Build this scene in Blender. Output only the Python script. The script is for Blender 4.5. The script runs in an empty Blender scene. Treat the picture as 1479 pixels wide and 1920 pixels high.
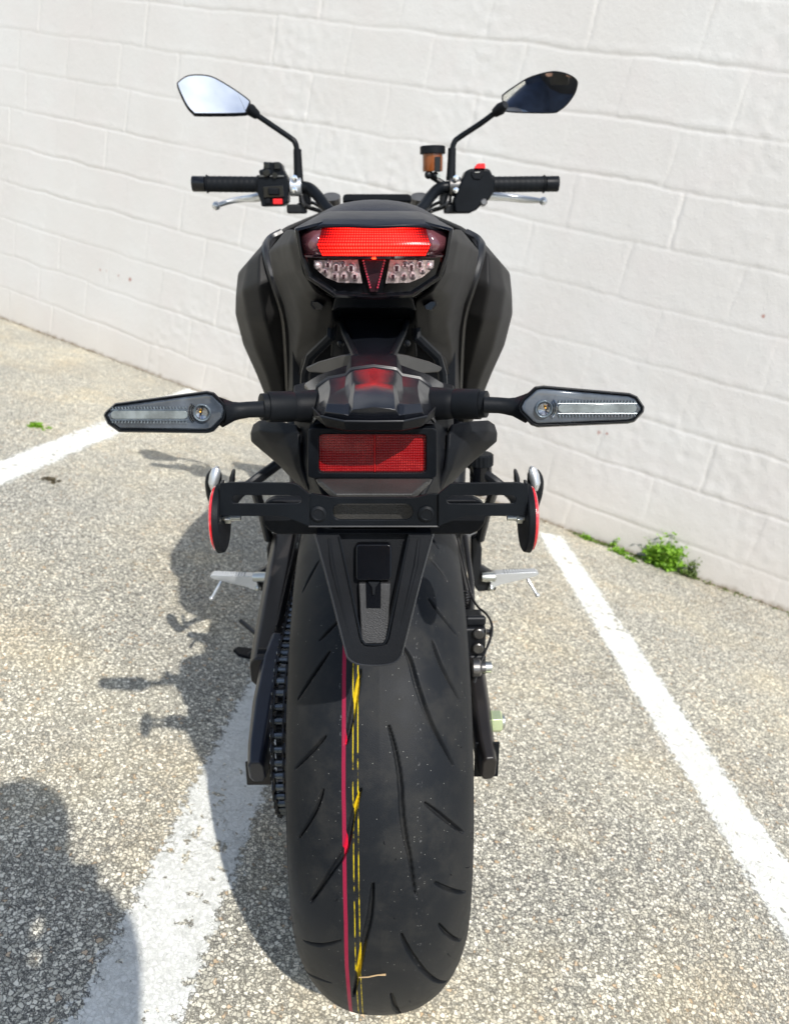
import bpy, math, random
import numpy as np
from mathutils import Vector, Matrix
random.seed(7); rng = np.random.default_rng(11)
SC = bpy.context.scene
COL = SC.collection
rad = math.radians

# ---------------------------------------------------------------- camera, sky, sun
LEAN = rad(12.0)            # the motorcycle leans on its side stand
LIFT = 0.0014
FOC, PITCH, YAW = 1480.0, rad(19.5), rad(-1.27)
CAMB = np.array([0.0, -0.86, 0.905])       # camera in the frame of the motorcycle
def _rx(a): c, s = math.cos(a), math.sin(a); return np.array([[1,0,0],[0,c,-s],[0,s,c]])
def _ry(a): c, s = math.cos(a), math.sin(a); return np.array([[c,0,s],[0,1,0],[-s,0,c]])
def _rz(a): c, s = math.cos(a), math.sin(a); return np.array([[c,-s,0],[s,c,0],[0,0,1]])
RC = _rz(YAW) @ _rx(math.pi/2 - PITCH)
LM = _ry(-LEAN)
def to_world(p): return LM @ np.asarray(p, float) + np.array([0,0,LIFT])
def to_bike(p): return LM.T @ (np.asarray(p, float) - np.array([0,0,LIFT]))
CAMW = to_world(CAMB)
def ray(px, py): return RC @ np.array([(px-739.5)/FOC, -(py-960)/FOC, -1.0])
def at(px, py, Y):                          # point of the bike frame at depth Y (or on a plane)
    d = ray(px, py)
    if isinstance(Y, (tuple, list)):
        p0, n = np.asarray(Y[0], float), np.asarray(Y[1], float)
        return CAMB + d*(n @ (p0-CAMB))/(n @ d)
    return CAMB + d*(Y-CAMB[1])/d[1]
def ground(px, py, z=0.0):
    d = LM @ ray(px, py); return CAMW + d*(z-CAMW[2])/d[2]
cd = bpy.data.cameras.new('camera'); cam = bpy.data.objects.new('camera', cd); COL.objects.link(cam)
cam.matrix_world = Matrix.Translation(Vector(CAMW)) @ Matrix((LM @ RC).tolist()).to_4x4()
cd.sensor_width = 36; cd.sensor_fit = 'AUTO'; cd.lens = FOC/1920*36
cd.clip_start = 0.02; cd.clip_end = 500
cd.dof.use_dof = True; cd.dof.focus_distance = 0.68; cd.dof.aperture_fstop = 11
SC.camera = cam

SUNV = np.array([0.24, -0.97, 1.0]); SUNV /= np.linalg.norm(SUNV)      # towards the sun
sd = bpy.data.lights.new('sun', 'SUN'); sun = bpy.data.objects.new('sun', sd); COL.objects.link(sun)
sd.energy = 4.4; sd.angle = rad(0.6); sd.color = (1.0, 0.962, 0.905)
sun.rotation_euler = Vector(SUNV).to_track_quat('Z', 'Y').to_euler(); sun.location = (0,0,6)
W = bpy.data.worlds.new('World'); SC.world = W; W.use_nodes = True
nt = W.node_tree; bg = nt.nodes['Background']
sky = nt.nodes.new('ShaderNodeTexSky'); sky.sky_type = 'NISHITA'; sky.sun_disc = False
sky.sun_elevation = math.asin(SUNV[2]); sky.sun_rotation = math.atan2(SUNV[0], SUNV[1])
sky.air_density = 1.0; sky.dust_density = 0.6; sky.ozone_density = 2.2
tc = nt.nodes.new('ShaderNodeTexCoord'); mp = nt.nodes.new('ShaderNodeMapping'); mp.inputs['Scale'].default_value = (1.3, 1.3, 3.2)
nz = nt.nodes.new('ShaderNodeTexNoise'); nz.inputs['Scale'].default_value = 2.1; nz.inputs['Detail'].default_value = 8; nz.inputs['Roughness'].default_value = .55
cr = nt.nodes.new('ShaderNodeValToRGB'); cr.color_ramp.elements[0].position = .47; cr.color_ramp.elements[1].position = .70
mx = nt.nodes.new('ShaderNodeMix'); mx.data_type = 'RGBA'
mx.inputs['B'].default_value = (12, 12.6, 13.4, 1)
nt.links.new(tc.outputs['Generated'], mp.inputs['Vector']); nt.links.new(mp.outputs[0], nz.inputs['Vector'])
nt.links.new(nz.outputs['Fac'], cr.inputs[0]); nt.links.new(cr.outputs[0], mx.inputs['Factor'])
nt.links.new(sky.outputs[0], mx.inputs['A']); nt.links.new(mx.outputs['Result'], bg.inputs[0])
bg.inputs[1].default_value = 0.13
vs = SC.view_settings; vs.view_transform = 'Standard'; vs.look = 'None'; vs.exposure = 0.14; vs.gamma = 1; vs.use_curve_mapping = False

# ---------------------------------------------------------------- node helper
class NG:
    def __init__(s, name):
        s.m = bpy.data.materials.new(name); s.m.use_nodes = True; s.t = s.m.node_tree
        s.b = s.t.nodes['Principled BSDF']; s.out = s.t.nodes['Material Output']
    def n(s, typ, **k):
        o = s.t.nodes.new(typ)
        for a, v in k.items(): setattr(o, a, v)
        return o
    def put(s, sock, v):
        if hasattr(v, 'is_output') or isinstance(v, bpy.types.NodeSocket): s.t.links.new(v, sock)
        elif isinstance(v, (tuple, list)) and len(v) == 3 and sock.type == 'RGBA': sock.default_value = (*v, 1)
        else: sock.default_value = v
    def math(s, op, a, b=0.0, c=None):
        o = s.n('ShaderNodeMath', operation=op); s.put(o.inputs[0], a); s.put(o.inputs[1], b)
        if c is not None: s.put(o.inputs[2], c)
        return o.outputs[0]
    def mix(s, f, a, b, mode='MIX'):
        o = s.n('ShaderNodeMix', data_type='RGBA', blend_type=mode)
        s.put(o.inputs['Factor'], f); s.put(o.inputs['A'], a); s.put(o.inputs['B'], b); return o.outputs['Result']
    def noise(s, vec, scale, detail=4, rough=.5, dist=0):
        o = s.n('ShaderNodeTexNoise'); s.put(o.inputs['Vector'], vec); o.inputs['Scale'].default_value = scale
        o.inputs['Detail'].default_value = detail; o.inputs['Roughness'].default_value = rough; o.inputs['Distortion'].default_value = dist
        return o
    def vor(s, vec, scale, feature='F1', rand=1.0):
        o = s.n('ShaderNodeTexVoronoi', feature=feature); s.put(o.inputs['Vector'], vec); o.inputs['Scale'].default_value = scale
        o.inputs['Randomness'].default_value = rand; return o
    def step(s, v, lo, hi):
        o = s.n('ShaderNodeMapRange', interpolation_type='SMOOTHSTEP'); s.put(o.inputs[0], v)
        o.inputs[1].default_value = lo; o.inputs[2].default_value = hi; return o.outputs[0]
    def bump(s, h, strength=.5, dist=.001, normal=None):
        o = s.n('ShaderNodeBump'); s.put(o.inputs['Height'], h); o.inputs['Strength'].default_value = strength; o.inputs['Distance'].default_value = dist
        if normal is not None: s.put(o.inputs['Normal'], normal)
        return o.outputs[0]
    def obj(s): return s.n('ShaderNodeTexCoord').outputs['Object']
    def set(s, **k):
        for a, v in k.items(): s.put(s.b.inputs[a.replace('_', ' ')], v)
        return s
def plain(name, col, rough=.5, metal=0.0, grain=0.0, gs=900, coat=0.0, var=.25, spec=.5, vs_=18.0):
    g = NG(name); o = g.obj()
    nn = g.noise(o, vs_, 5, .6)
    f = g.step(nn.outputs['Fac'], .3, .7)
    c2 = tuple(min(1, c*(1+var)) for c in col); c1 = tuple(c*(1-var) for c in col)
    g.set(Base_Color=g.mix(f, c1, c2), Metallic=metal, Coat_Weight=coat, Specular_IOR_Level=spec)
    g.set(Roughness=g.math('ADD', rough-.05, g.math('MULTIPLY', g.noise(o, 60, 3).outputs['Fac'], .1)))
    if grain > 0:
        g.set(Normal=g.bump(g.noise(o, gs, 2, .6).outputs['Fac'], grain, .0006))
    return g.m
M = {}
M['plastic'] = plain('grained_black_plastic', (.0075,.0085,.0105), .46, spec=.11, grain=.35, gs=1400)
M['plastic_soft'] = plain('satin_black_plastic', (.0055,.0068,.0090), .38, spec=.14, grain=.12, gs=1800)
M['panel'] = plain('matte_dark_grey_paint', (.0180,.0175,.0175), .48, spec=.12, grain=.06, gs=2500, var=.08)
M['panel_dark'] = plain('satin_navy_black', (.0060,.0078,.0140), .36, spec=.22, var=.1)
M['hood'] = plain('satin_hood_plastic', (.0080,.0092,.0130), .24, spec=.50, var=.08)
M['gloss'] = plain('gloss_black_plastic', (.004,.0045,.006), .12, var=.1, spec=.4)
M['steel_black'] = plain('black_coated_steel', (.0055,.0070,.0092), .36, spec=.15, grain=.08, gs=700)
M['rubber'] = plain('black_rubber', (.0075,.0088,.0108), .50, spec=.13, grain=.25, gs=900)
M['seat'] = plain('textured_seat_vinyl', (.007,.0075,.014), .42, grain=.9, gs=620)
M['alloy'] = plain('satin_aluminium', (.66,.68,.70), .34, .8, var=.05)
M['chrome'] = plain('bright_chrome', (.85,.86,.88), .08, 1.0, var=.02)
M['zinc'] = plain('zinc_bolt', (.55,.56,.52), .33, 1.0, var=.1)
M['nut'] = plain('passivated_nut', (.62,.70,.42), .32, .75, var=.1)
M['arm'] = plain('dark_swingarm_paint', (.017,.015,.0145), .34, var=.12, spec=.35)
M['engine'] = plain('black_engine_paint', (.008,.009,.011), .40, var=.2, spec=.3)
M['bare'] = plain('dark_bare_metal', (.16,.155,.15), .35, .9, var=.25)
M['red_button'] = plain('red_button_plastic', (.75,.012,.015), .35, var=.05)
M['hose'] = plain('rubber_hose', (.012,.012,.013), .35)
M['mirror'] = plain('mirror_glass', (.93,.95,.96), .012, 1.0, var=.01)
def fluid():
    g = NG('amber_reservoir'); o = g.obj()
    g.set(Base_Color=(.30,.085,.02), Roughness=.18, Transmission_Weight=.25, Coat_Weight=.4); return g.m
M['fluid'] = fluid()
M['edge_glint'] = plain('painted_edge_highlight', (.022,.023,.025), .30, spec=.45)  # lighter tone that paints highlights onto the edges of the black plastic
def glass(name, col, rough=.03, ior=1.45):
    g = NG(name); g.set(Base_Color=col, Roughness=rough, IOR=ior, Transmission_Weight=1.0); return g.m
M['clear'] = glass('clear_lens_plastic', (.93,.95,.97))
M['smoke'] = glass('tinted_side_lens', (.62,.25,.30), .06)

def lit_lens():
    g = NG('lit_red_grid_lens'); uv = g.n('ShaderNodeUVMap').outputs[0]
    s = g.n('ShaderNodeSeparateXYZ'); g.put(s.inputs[0], uv)
    u, v = s.outputs[0], s.outputs[1]
    def wave(x, n):
        return g.math('ABSOLUTE', g.math('SINE', g.math('MULTIPLY', x, n*math.pi)))
    dots = g.math('MULTIPLY', g.math('POWER', wave(u, 42), 1.7), g.math('POWER', wave(v, 10), 1.7))
    cen = g.math('SUBTRACT', 1.0, g.step(g.math('ABSOLUTE', g.math('SUBTRACT', u, .5)), .16, .50))
    low = g.math('SUBTRACT', 1.0, g.step(v, .1, .75))
    base = g.math('ADD', g.math('MULTIPLY', cen, .75), g.math('MULTIPLY', low, .35))
    lvl = g.math('MULTIPLY', base, g.math('ADD', g.math('MULTIPLY', dots, 2.6), .02))
    rip = g.noise(g.obj(), 420, 2).outputs['Fac']
    lvl = g.math('MULTIPLY', lvl, g.math('ADD', .6, g.math('MULTIPLY', rip, .8)))
    g.set(Base_Color=(.10,.002,.003), Roughness=.2, Specular_IOR_Level=.08, Emission_Color=(1.0,.010,.006), Emission_Strength=g.math('MULTIPLY', lvl, 7.0))
    g.set(Normal=g.bump(dots, .12, .0004)); return g.m
M['lit'] = lit_lens()
def emis(name, col, st):
    g = NG(name); g.set(Base_Color=tuple(c*.5 for c in col), Roughness=.3, Emission_Color=col, Emission_Strength=st); return g.m
M['hot'] = emis('tail_lamp_hot_spot', (1.0,.045,.01), 4.0)
def reflex(name, mode):
    g = NG(name); uv = g.n('ShaderNodeUVMap').outputs[0]
    s = g.n('ShaderNodeSeparateXYZ'); g.put(s.inputs[0], uv); u, v = s.outputs[0], s.outputs[1]
    vo = g.n('ShaderNodeTexVoronoi', feature='F1'); g.put(vo.inputs['Vector'], uv); vo.inputs['Scale'].default_value = 520; vo.inputs['Randomness'].default_value = .12
    dot = g.math('SUBTRACT', 1.0, g.step(vo.outputs['Distance'], .06, .42))
    patch = g.step(g.noise(uv, 60, 3, .7).outputs['Fac'], .48, .66)
    sp = g.math('MULTIPLY', dot, patch)
    c = g.mix(g.math('MULTIPLY', dot, .5), (.20,.001,.003), (.50,.004,.006)); c = g.mix(g.math('MULTIPLY', sp, .6), c, (.85,.07,.05))
    g.set(Base_Color=c, Roughness=.30, Coat_Weight=.35, Coat_Roughness=.08, Specular_IOR_Level=.3)
    g.set(Normal=g.bump(vo.outputs['Distance'], .55, .0012)); return g.m
M['reflex'] = reflex('red_reflector_plastic', 0)
M['reflex_rib'] = plain('reflector_rib_red', (.42,.01,.012), .3)
M['rim_red'] = plain('red_side_reflector', (.62,.010,.02), .2, coat=1.0, grain=.3, gs=600)
def tyre_mat():
    g = NG('tyre_rubber'); uv = g.n('ShaderNodeUVMap').outputs[0]
    s = g.n('ShaderNodeSeparateXYZ'); g.put(s.inputs[0], uv); u, v = s.outputs[0], s.outputs[1]
    gr = g.n('ShaderNodeAttribute', attribute_name='groove').outputs['Fac']
    o = g.obj()
    dust = g.step(g.noise(o, 26, 5, .65).outputs['Fac'], .42, .72)
    base = g.mix(dust, (.0095,.0112,.0138), (.0235,.0238,.0235))
    side = g.step(g.math('ABSOLUTE', u), .112, .122)
    base = g.mix(side, base, (.011,.013,.016))
    # specks of grit stuck to the rubber
    vo = g.vor(o, 330, 'F1'); sp = g.math('LESS_THAN', vo.outputs['Distance'], .12)
    rc = g.n('ShaderNodeSeparateColor'); g.put(rc.inputs[0], vo.outputs['Color'])
    sp = g.math('MULTIPLY', sp, g.math('GREATER_THAN', rc.outputs[0], g.math('ADD', .78, g.math('MULTIPLY', g.math('SUBTRACT', 1.0, dust), .18))))
    base = g.mix(g.math('MULTIPLY', sp, .8), base, (.30,.30,.27))
    # faint chalky rows
    sc = g.step(g.noise(o, 300, 2, .5).outputs['Fac'], .62, .75)
    row = g.math('LESS_THAN', g.math('ABSOLUTE', g.math('SUBTRACT', g.math('ABSOLUTE', g.math('SUBTRACT', u, .0)), .035)), .003)
    base = g.mix(g.math('MULTIPLY', g.math('MULTIPLY', sc, row), .5), base, (.16,.16,.16))
    def band(c, w):
        wob = g.math('MULTIPLY', g.math('SUBTRACT', g.noise(o, 14, 2).outputs['Fac'], .5), .0016)
        return g.math('LESS_THAN', g.math('ABSOLUTE', g.math('SUBTRACT', g.math('ADD', u, wob), c)), w)
    scr = g.math('ADD', .75, g.math('MULTIPLY', g.noise(o, 700, 2).outputs['Fac'], .5))
    inn = g.math('GREATER_THAN', gr, .35)
    pk = g.mix(inn, (.26,.012,.042), (.60,.01,.04))
    base = g.mix(g.math('MULTIPLY', band(PINK[0], PINK[1]), scr), base, pk)
    ln = g.math('MAXIMUM', band(YEL[0]-YEL[1], .00045), band(YEL[0]+YEL[1], .00045))
    base = g.mix(g.math('MULTIPLY', ln, g.step(g.noise(o, 55, 4, .7).outputs['Fac'], .38, .56)), base, (.55,.42,.01))
    yb = g.math('MULTIPLY', g.math('MULTIPLY', band(YEL[0], YEL[1]+.0002), inn), .85)
    base = g.mix(yb, base, (.66,.47,.01))
    g.set(Base_Color=base, Roughness=g.math('ADD', .50, g.math('MULTIPLY', dust, .14)), Specular_IOR_Level=.16)
    g.set(Normal=g.bump(g.noise(o, 1100, 3, .6).outputs['Fac'], .28, .0006)); return g.m

# ---------------------------------------------------------------- mesh helpers
def nrm(v): v = np.asarray(v, float); return v/np.linalg.norm(v)
def spl(pts, n=6, closed=False):
    P = [np.asarray(p, float) for p in pts]; N = len(P); out = []
    for i in range(N if closed else N-1):
        if closed: a, b, c, d = P[(i-1) % N], P[i], P[(i+1) % N], P[(i+2) % N]
        else: a, b, c, d = P[max(i-1,0)], P[i], P[i+1], P[min(i+2,N-1)]
        for k in range(n):
            t = k/n; out.append(.5*((2*b)+(c-a)*t+(2*a-5*b+4*c-d)*t*t+(3*b-a-3*c+d)*t**3))
    if not closed: out.append(P[-1])
    return out
class MB:
    def __init__(s): s.v = []; s.f = []
    def add(s, v, f):
        k = len(s.v); s.v += [tuple(map(float, p)) for p in v]; s.f += [tuple(i+k for i in q) for q in f]; return s
    def box(s, c, sz, R=None):
        h = np.array(sz)/2; c = np.asarray(c, float); V = []
        for z in (-1,1):
            for y in (-1,1):
                for x in (-1,1):
                    p = h*np.array([x,y,z]); V.append(c + (R @ p if R is not None else p))
        return s.add(V, [(0,2,3,1),(4,5,7,6),(0,1,5,4),(2,6,7,3),(0,4,6,2),(1,3,7,5)])
    def rings(s, R, cap=True, closed=True, loop=False):
        n = len(R[0]); V = [p for r in R for p in r]; F = []
        m = len(R)
        for i in range(m if loop else m-1):
            j = (i+1) % m
            for k in range(n if closed else n-1):
                l = (k+1) % n; F.append((i*n+k, i*n+l, j*n+l, j*n+k))
        if cap and not loop and closed: F.append(tuple(range(n))[::-1]); F.append(tuple((m-1)*n+k for k in range(n)))
        return s.add(V, F)
    def tube(s, pts, r, seg=14, cap=True, sx=1.0):
        P = [np.asarray(p, float) for p in pts]; n = len(P)
        rr = r if hasattr(r, '__len__') else [r]*n
        T = [nrm(P[min(i+1,n-1)]-P[max(i-1,0)]) for i in range(n)]
        u = np.cross(T[0], [0,0,1]);
        if np.linalg.norm(u) < .1: u = np.cross(T[0], [0,1,0])
        u = nrm(u); R = []
        for i in range(n):
            u = nrm(u - T[i]*(u @ T[i])); w = np.cross(T[i], u)
            R.append([P[i] + rr[i]*(math.cos(a)*u*sx + math.sin(a)*w) for a in np.linspace(0, 2*math.pi, seg, endpoint=False)])
        return s.rings(R, cap)
    def lathe(s, o, ax, prof, seg=28, cap=True):
        ax = nrm(ax); o = np.asarray(o, float)
        u = np.cross(ax, [0,0,1])
        if np.linalg.norm(u) < .1: u = np.cross(ax, [0,1,0])
        u = nrm(u); w = np.cross(ax, u)
        return s.rings([[o + ax*a + r*(math.cos(t)*u+math.sin(t)*w) for t in np.linspace(0, 2*math.pi, seg, endpoint=False)] for a, r in prof], cap)
    def hexa(s, o, ax, r, h, ph=0):
        ax = nrm(ax); u = np.cross(ax, [0,0,1])
        if np.linalg.norm(u) < .1: u = np.cross(ax, [0,1,0])
        u = nrm(u); w = np.cross(ax, u); o = np.asarray(o, float)
        R = [[o+ax*a+q*(math.cos(t+ph)*u+math.sin(t+ph)*w) for t in np.linspace(0, 2*math.pi, 6, endpoint=False)] for a, q in ((0,r),(h*.85,r),(h,r*.88))]
        return s.rings(R)
    def prism(s, pts, d):
        P = [np.asarray(p, float) for p in pts]; d = np.asarray(d, float); n = len(P)
        V = P + [p+d for p in P]
        F = [tuple(range(n)), tuple(range(2*n-1, n-1, -1))] + [(i, i+n, (i+1) % n+n, (i+1) % n) for i in range(n)]
        return s.add(V, F)
    def frame(s, outer, inner, d):            # ring with a hole, both outlines with the same count
        d = np.asarray(d, float); n = len(outer)
        R = [outer, inner, [np.asarray(p)+d for p in inner], [np.asarray(p)+d for p in outer]]
        return s.rings(R, cap=False, loop=True)
    def grid(s, rows):
        n = len(rows[0]); V = [p for r in rows for p in r]
        return s.add(V, [(i*n+k, i*n+k+1, (i+1)*n+k+1, (i+1)*n+k) for i in range(len(rows)-1) for k in range(n-1)])
    def sphere(s, c, r, seg=16, rings=10, sc=(1,1,1)):
        R = []
        for i in range(rings+1):
            a = math.pi*(.02+.96*i/rings) - math.pi/2
            R.append([np.asarray(c)+np.array([r*math.cos(a)*math.cos(t)*sc[0], r*math.cos(a)*math.sin(t)*sc[1], r*math.sin(a)*sc[2]]) for t in np.linspace(0, 2*math.pi, seg, endpoint=False)])
        return s.rings(R)
    def build(s, name, mat, parent=None, bevel=0.0, bseg=2, angle=32, solid=0.0, subd=0, uv=None, offset=-1.0, fix=True, crease=None):
        me = bpy.data.meshes.new(name); me.from_pydata(s.v, [], s.f); me.validate()
        if fix:
            import bmesh
            b = bmesh.new(); b.from_mesh(me); bmesh.ops.remove_doubles(b, verts=b.verts, dist=1e-6)
            bmesh.ops.recalc_face_normals(b, faces=b.faces); b.to_mesh(me); b.free()
        me.materials.append(M[mat] if isinstance(mat, str) else mat)
        me.polygons.foreach_set('use_smooth', [True]*len(me.polygons))
        me.set_sharp_from_angle(angle=rad(angle))
        if uv:
            l = me.uv_layers.new(name='UVMap')
            for lp in me.loops: l.data[lp.index].uv = uv(np.array(me.vertices[lp.vertex_index].co))
        o = bpy.data.objects.new(name, me); COL.objects.link(o)
        if parent is not None: o.parent = parent
        if crease is not None:
            ca = me.attributes.new('crease_edge', 'FLOAT', 'EDGE'); ca.data.foreach_set('value', [crease]*len(me.edges))
        if subd:
            m = o.modifiers.new('sub', 'SUBSURF'); m.levels = subd; m.render_levels = subd
        if solid:
            m = o.modifiers.new('solid', 'SOLIDIFY'); m.thickness = solid; m.offset = offset
        if bevel:
            m = o.modifiers.new('bevel', 'BEVEL'); m.width = bevel; m.segments = bseg; m.limit_method = 'ANGLE'; m.angle_limit = rad(28); m.harden_normals = True
        return o
def tag(o, label=None, cat=None, group=None, kind=None):
    if label: o['label'] = label
    if cat: o['category'] = cat
    if group: o['group'] = group
    if kind: o['kind'] = kind
    return o
def empty(name, loc=(0,0,0)):
    o = bpy.data.objects.new(name, None); COL.objects.link(o); o.location = loc; o.empty_display_size = .1; return o

# ---------------------------------------------------------------- ground
def asphalt(g, o):
    """exposed-aggregate asphalt: returns (colour, height) sockets"""
    wo = g.n('ShaderNodeVectorMath', operation='ADD'); g.put(wo.inputs[0], o)
    wn = g.noise(o, 120, 4, .7); sc = g.n('ShaderNodeVectorMath', operation='SCALE'); g.put(sc.inputs[0], wn.outputs['Color']); sc.inputs['Scale'].default_value = .0125
    g.put(wo.inputs[1], sc.outputs[0]); o2 = wo.outputs[0]
    v1 = g.vor(o2, 175, 'F1'); e1 = g.vor(o2, 175, 'DISTANCE_TO_EDGE')
    v2 = g.vor(o2, 420, 'F1'); e2 = g.vor(o2, 420, 'DISTANCE_TO_EDGE')
    sep = g.n('ShaderNodeSeparateColor'); g.put(sep.inputs[0], v1.outputs['Color']); r1, r2, r3 = sep.outputs[0], sep.outputs[1], sep.outputs[2]
    sep2 = g.n('ShaderNodeSeparateColor'); g.put(sep2.inputs[0], v2.outputs['Color'])
    big = g.step(g.noise(o, 1.7, 6, .62).outputs['Fac'], .36, .66)          # worn light areas against tarry ones
    mid = g.step(g.noise(o, 9.0, 4, .6).outputs['Fac'], .30, .72)
    stone = g.mix(r1, (.50,.480,.405), (1.0,.955,.83))
    warm = g.math('GREATER_THAN', r2, .955)
    tanarea = g.step(g.noise(o, 2.9, 4, .6).outputs['Fac'], .50, .68)
    stone = g.mix(g.math('MULTIPLY', warm, .7), stone, (.56,.38,.22))
    stone = g.mix(g.math('MULTIPLY', tanarea, g.math('ADD', .15, g.math('MULTIPLY', r3, .5))), stone, (.58,.46,.31))
    small = g.mix(sep2.outputs[0], (.42,.405,.355), (.98,.94,.82))
    ise = g.math('GREATER_THAN', r3, .60)
    stone = g.mix(g.math('MULTIPLY', ise, .9), stone, small)
    gap1 = g.step(e1.outputs['Distance'], .005, .115); gap2 = g.step(e2.outputs['Distance'], .0, .10)
    gap = g.math('MULTIPLY', gap1, g.mix(ise, (1,1,1), gap2))
    bind = g.mix(big, (.085,.088,.090), (.30,.28,.23))
    col = g.mix(gap, bind, stone)
    dark = g.math('SUBTRACT', 1.0, g.math('ADD', g.math('MULTIPLY', big, .55), g.math('MULTIPLY', mid, .45)))
    spots = g.step(g.noise(o, 38, 3, .6).outputs['Fac'], .56, .70)
    dark = g.math('MULTIPLY', dark, g.math('ADD', .10, g.math('MULTIPLY', spots, .55)))
    col = g.mix(g.math('MULTIPLY', dark, .75), col, (.08,.083,.086))
    pt = g.step(g.noise(o, 1.1, 5, .6).outputs['Fac'], .35, .68); p2 = g.step(g.noise(o, 3.4, 5, .65).outputs['Fac'], .46, .70)
    col = g.mix(1.0, col, g.mix(pt, (.90,.90,.90), (1.10,1.08,1.03)), 'MULTIPLY')
    col = g.mix(g.math('MULTIPLY', p2, .42), col, g.mix(1.0, col, (1.10,1.0,.82), 'MULTIPLY'))
    gn = g.noise(o, 520, 3, .7).outputs['Fac']
    col = g.mix(1.0, col, g.mix(gn, (.74,.74,.74), (1.42,1.41,1.36)), 'MULTIPLY')
    tar = g.step(g.noise(o, 75, 4, .75).outputs['Fac'], .56, .66)
    col = g.mix(g.math('MULTIPLY', tar, .38), col, (.10,.105,.105))
    return col, g.math('MULTIPLY', gap, g.math('ADD', .5, g.math('MULTIPLY', r1, .5)))
def asphalt_mat():
    g = NG('aggregate_asphalt'); o = g.obj(); c, h = asphalt(g, o)
    g.set(Base_Color=c, Roughness=.82, Specular_IOR_Level=.35, Normal=g.bump(h, .8, .0030)); return g.m
M['asphalt'] = asphalt_mat()
def paint_mat():
    g = NG('worn_white_road_paint'); o = g.obj(); c, h = asphalt(g, o)
    uv = g.n('ShaderNodeUVMap').outputs[0]; s = g.n('ShaderNodeSeparateXYZ'); g.put(s.inputs[0], uv)
    d = g.math('SUBTRACT', 1.0, g.math('ABSOLUTE', s.outputs[0]))            # distance in from the edge of the sheet
    d = g.math('MINIMUM', d, s.outputs[1])
    n1 = g.noise(o, 70, 5, .7).outputs['Fac']; n2 = g.noise(o, 9, 3).outputs['Fac']
    e = g.math('ADD', d, g.math('ADD', g.math('MULTIPLY', g.math('SUBTRACT', n1, .5), .95), g.math('MULTIPLY', g.math('SUBTRACT', n2, .5), .3)))
    e = g.math('SUBTRACT', e, g.math('MULTIPLY', g.math('SUBTRACT', 1.0, h), .10))
    m = g.step(e, .20, .27)
    chips = g.math('SUBTRACT', 1.0, g.step(g.math('ADD', g.noise(o, 44, 5, .66, .4).outputs['Fac'], g.math('MULTIPLY', g.math('SUBTRACT', g.noise(o, 4, 2).outputs['Fac'], .5), .28)), .612, .632))
    m = g.math('MULTIPLY', m, chips)
    wv = g.n('ShaderNodeVectorMath', operation='ADD'); g.put(wv.inputs[0], o); ws = g.n('ShaderNodeVectorMath', operation='SCALE'); g.put(ws.inputs[0], g.noise(o, 18, 5, .75).outputs['Color']); ws.inputs['Scale'].default_value = .09; g.put(wv.inputs[1], ws.outputs[0]); crk = g.vor(wv.outputs[0], 15, 'DISTANCE_TO_EDGE'); cw = g.step(g.noise(o, 6, 2).outputs['Fac'], .45, .6)
    cr_ = g.math('MULTIPLY', g.math('SUBTRACT', 1.0, g.step(crk.outputs['Distance'], .0, .03)), cw)
    pc = g.mix(g.step(g.noise(o, 12, 6, .7).outputs['Fac'], .3, .7), (.74,.74,.68), (.86,.86,.80))
    pc = g.mix(g.math('MULTIPLY', cr_, .5), pc, (.30,.29,.24))
    g.set(Base_Color=g.mix(m, c, pc), Roughness=g.math('SUBTRACT', .82, g.math('MULTIPLY', m, .2)), Specular_IOR_Level=.35)
    hh = g.mix(m, g.math('MULTIPLY', h, .8), g.math('ADD', g.math('MULTIPLY', h, .28), g.math('SUBTRACT', .6, g.math('MULTIPLY', cr_, .3))))
    g.set(Normal=g.bump(hh, .8, .003)); return g.m
M['paint'] = paint_mat()
mb = MB(); mb.add([(-120,-120,0),(120,-120,0),(120,120,0),(-120,120,0)], [(0,1,2,3)])
tag(mb.build('ground', 'asphalt'), 'grey exposed-aggregate asphalt of the parking lot', 'ground', kind='structure')
def stripe(a, b, w0, w1, label):
    a = np.array(a); b = np.array(b); d = (b-a)/np.linalg.norm(b-a); q = np.array([d[1], -d[0]])
    mb = MB(); n = 24; V = []; uvs = {}
    L = np.linalg.norm(b-a)
    for i in range(n+1):
        t = i/n; w = (w0+(w1-w0)*t)*1.32/2; c = a+(b-a)*t
        for s_ in (-1, 1):
            V.append((*(c+q*w*s_), .0005)); uvs[len(V)-1] = (s_, min(t, 1-t)*L/.05)
    me = bpy.data.meshes.new('parking_stripe'); me.from_pydata(V, [], [(2*i, 2*i+1, 2*i+3, 2*i+2) for i in range(n)])
    l = me.uv_layers.new(name='UVMap')
    for lp in me.loops: l.data[lp.index].uv = uvs[lp.vertex_index]
    me.materials.append(M['paint']); o = bpy.data.objects.new('parking_stripe', me); COL.objects.link(o)
    return tag(o, label, 'road marking', 'painted parking bay lines', 'structure')
stripe((-1.42,-.3), (-.87,3.03), .125, .125, 'white bay line running away at the far left')
stripe((-.346,-.62), (-.128,1.25), .128, .110, 'white bay line under the motorcycle')
stripe((.735,-1.2), (.640,1.84), .112, .100, 'white bay line ending beside the green weeds')

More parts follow.
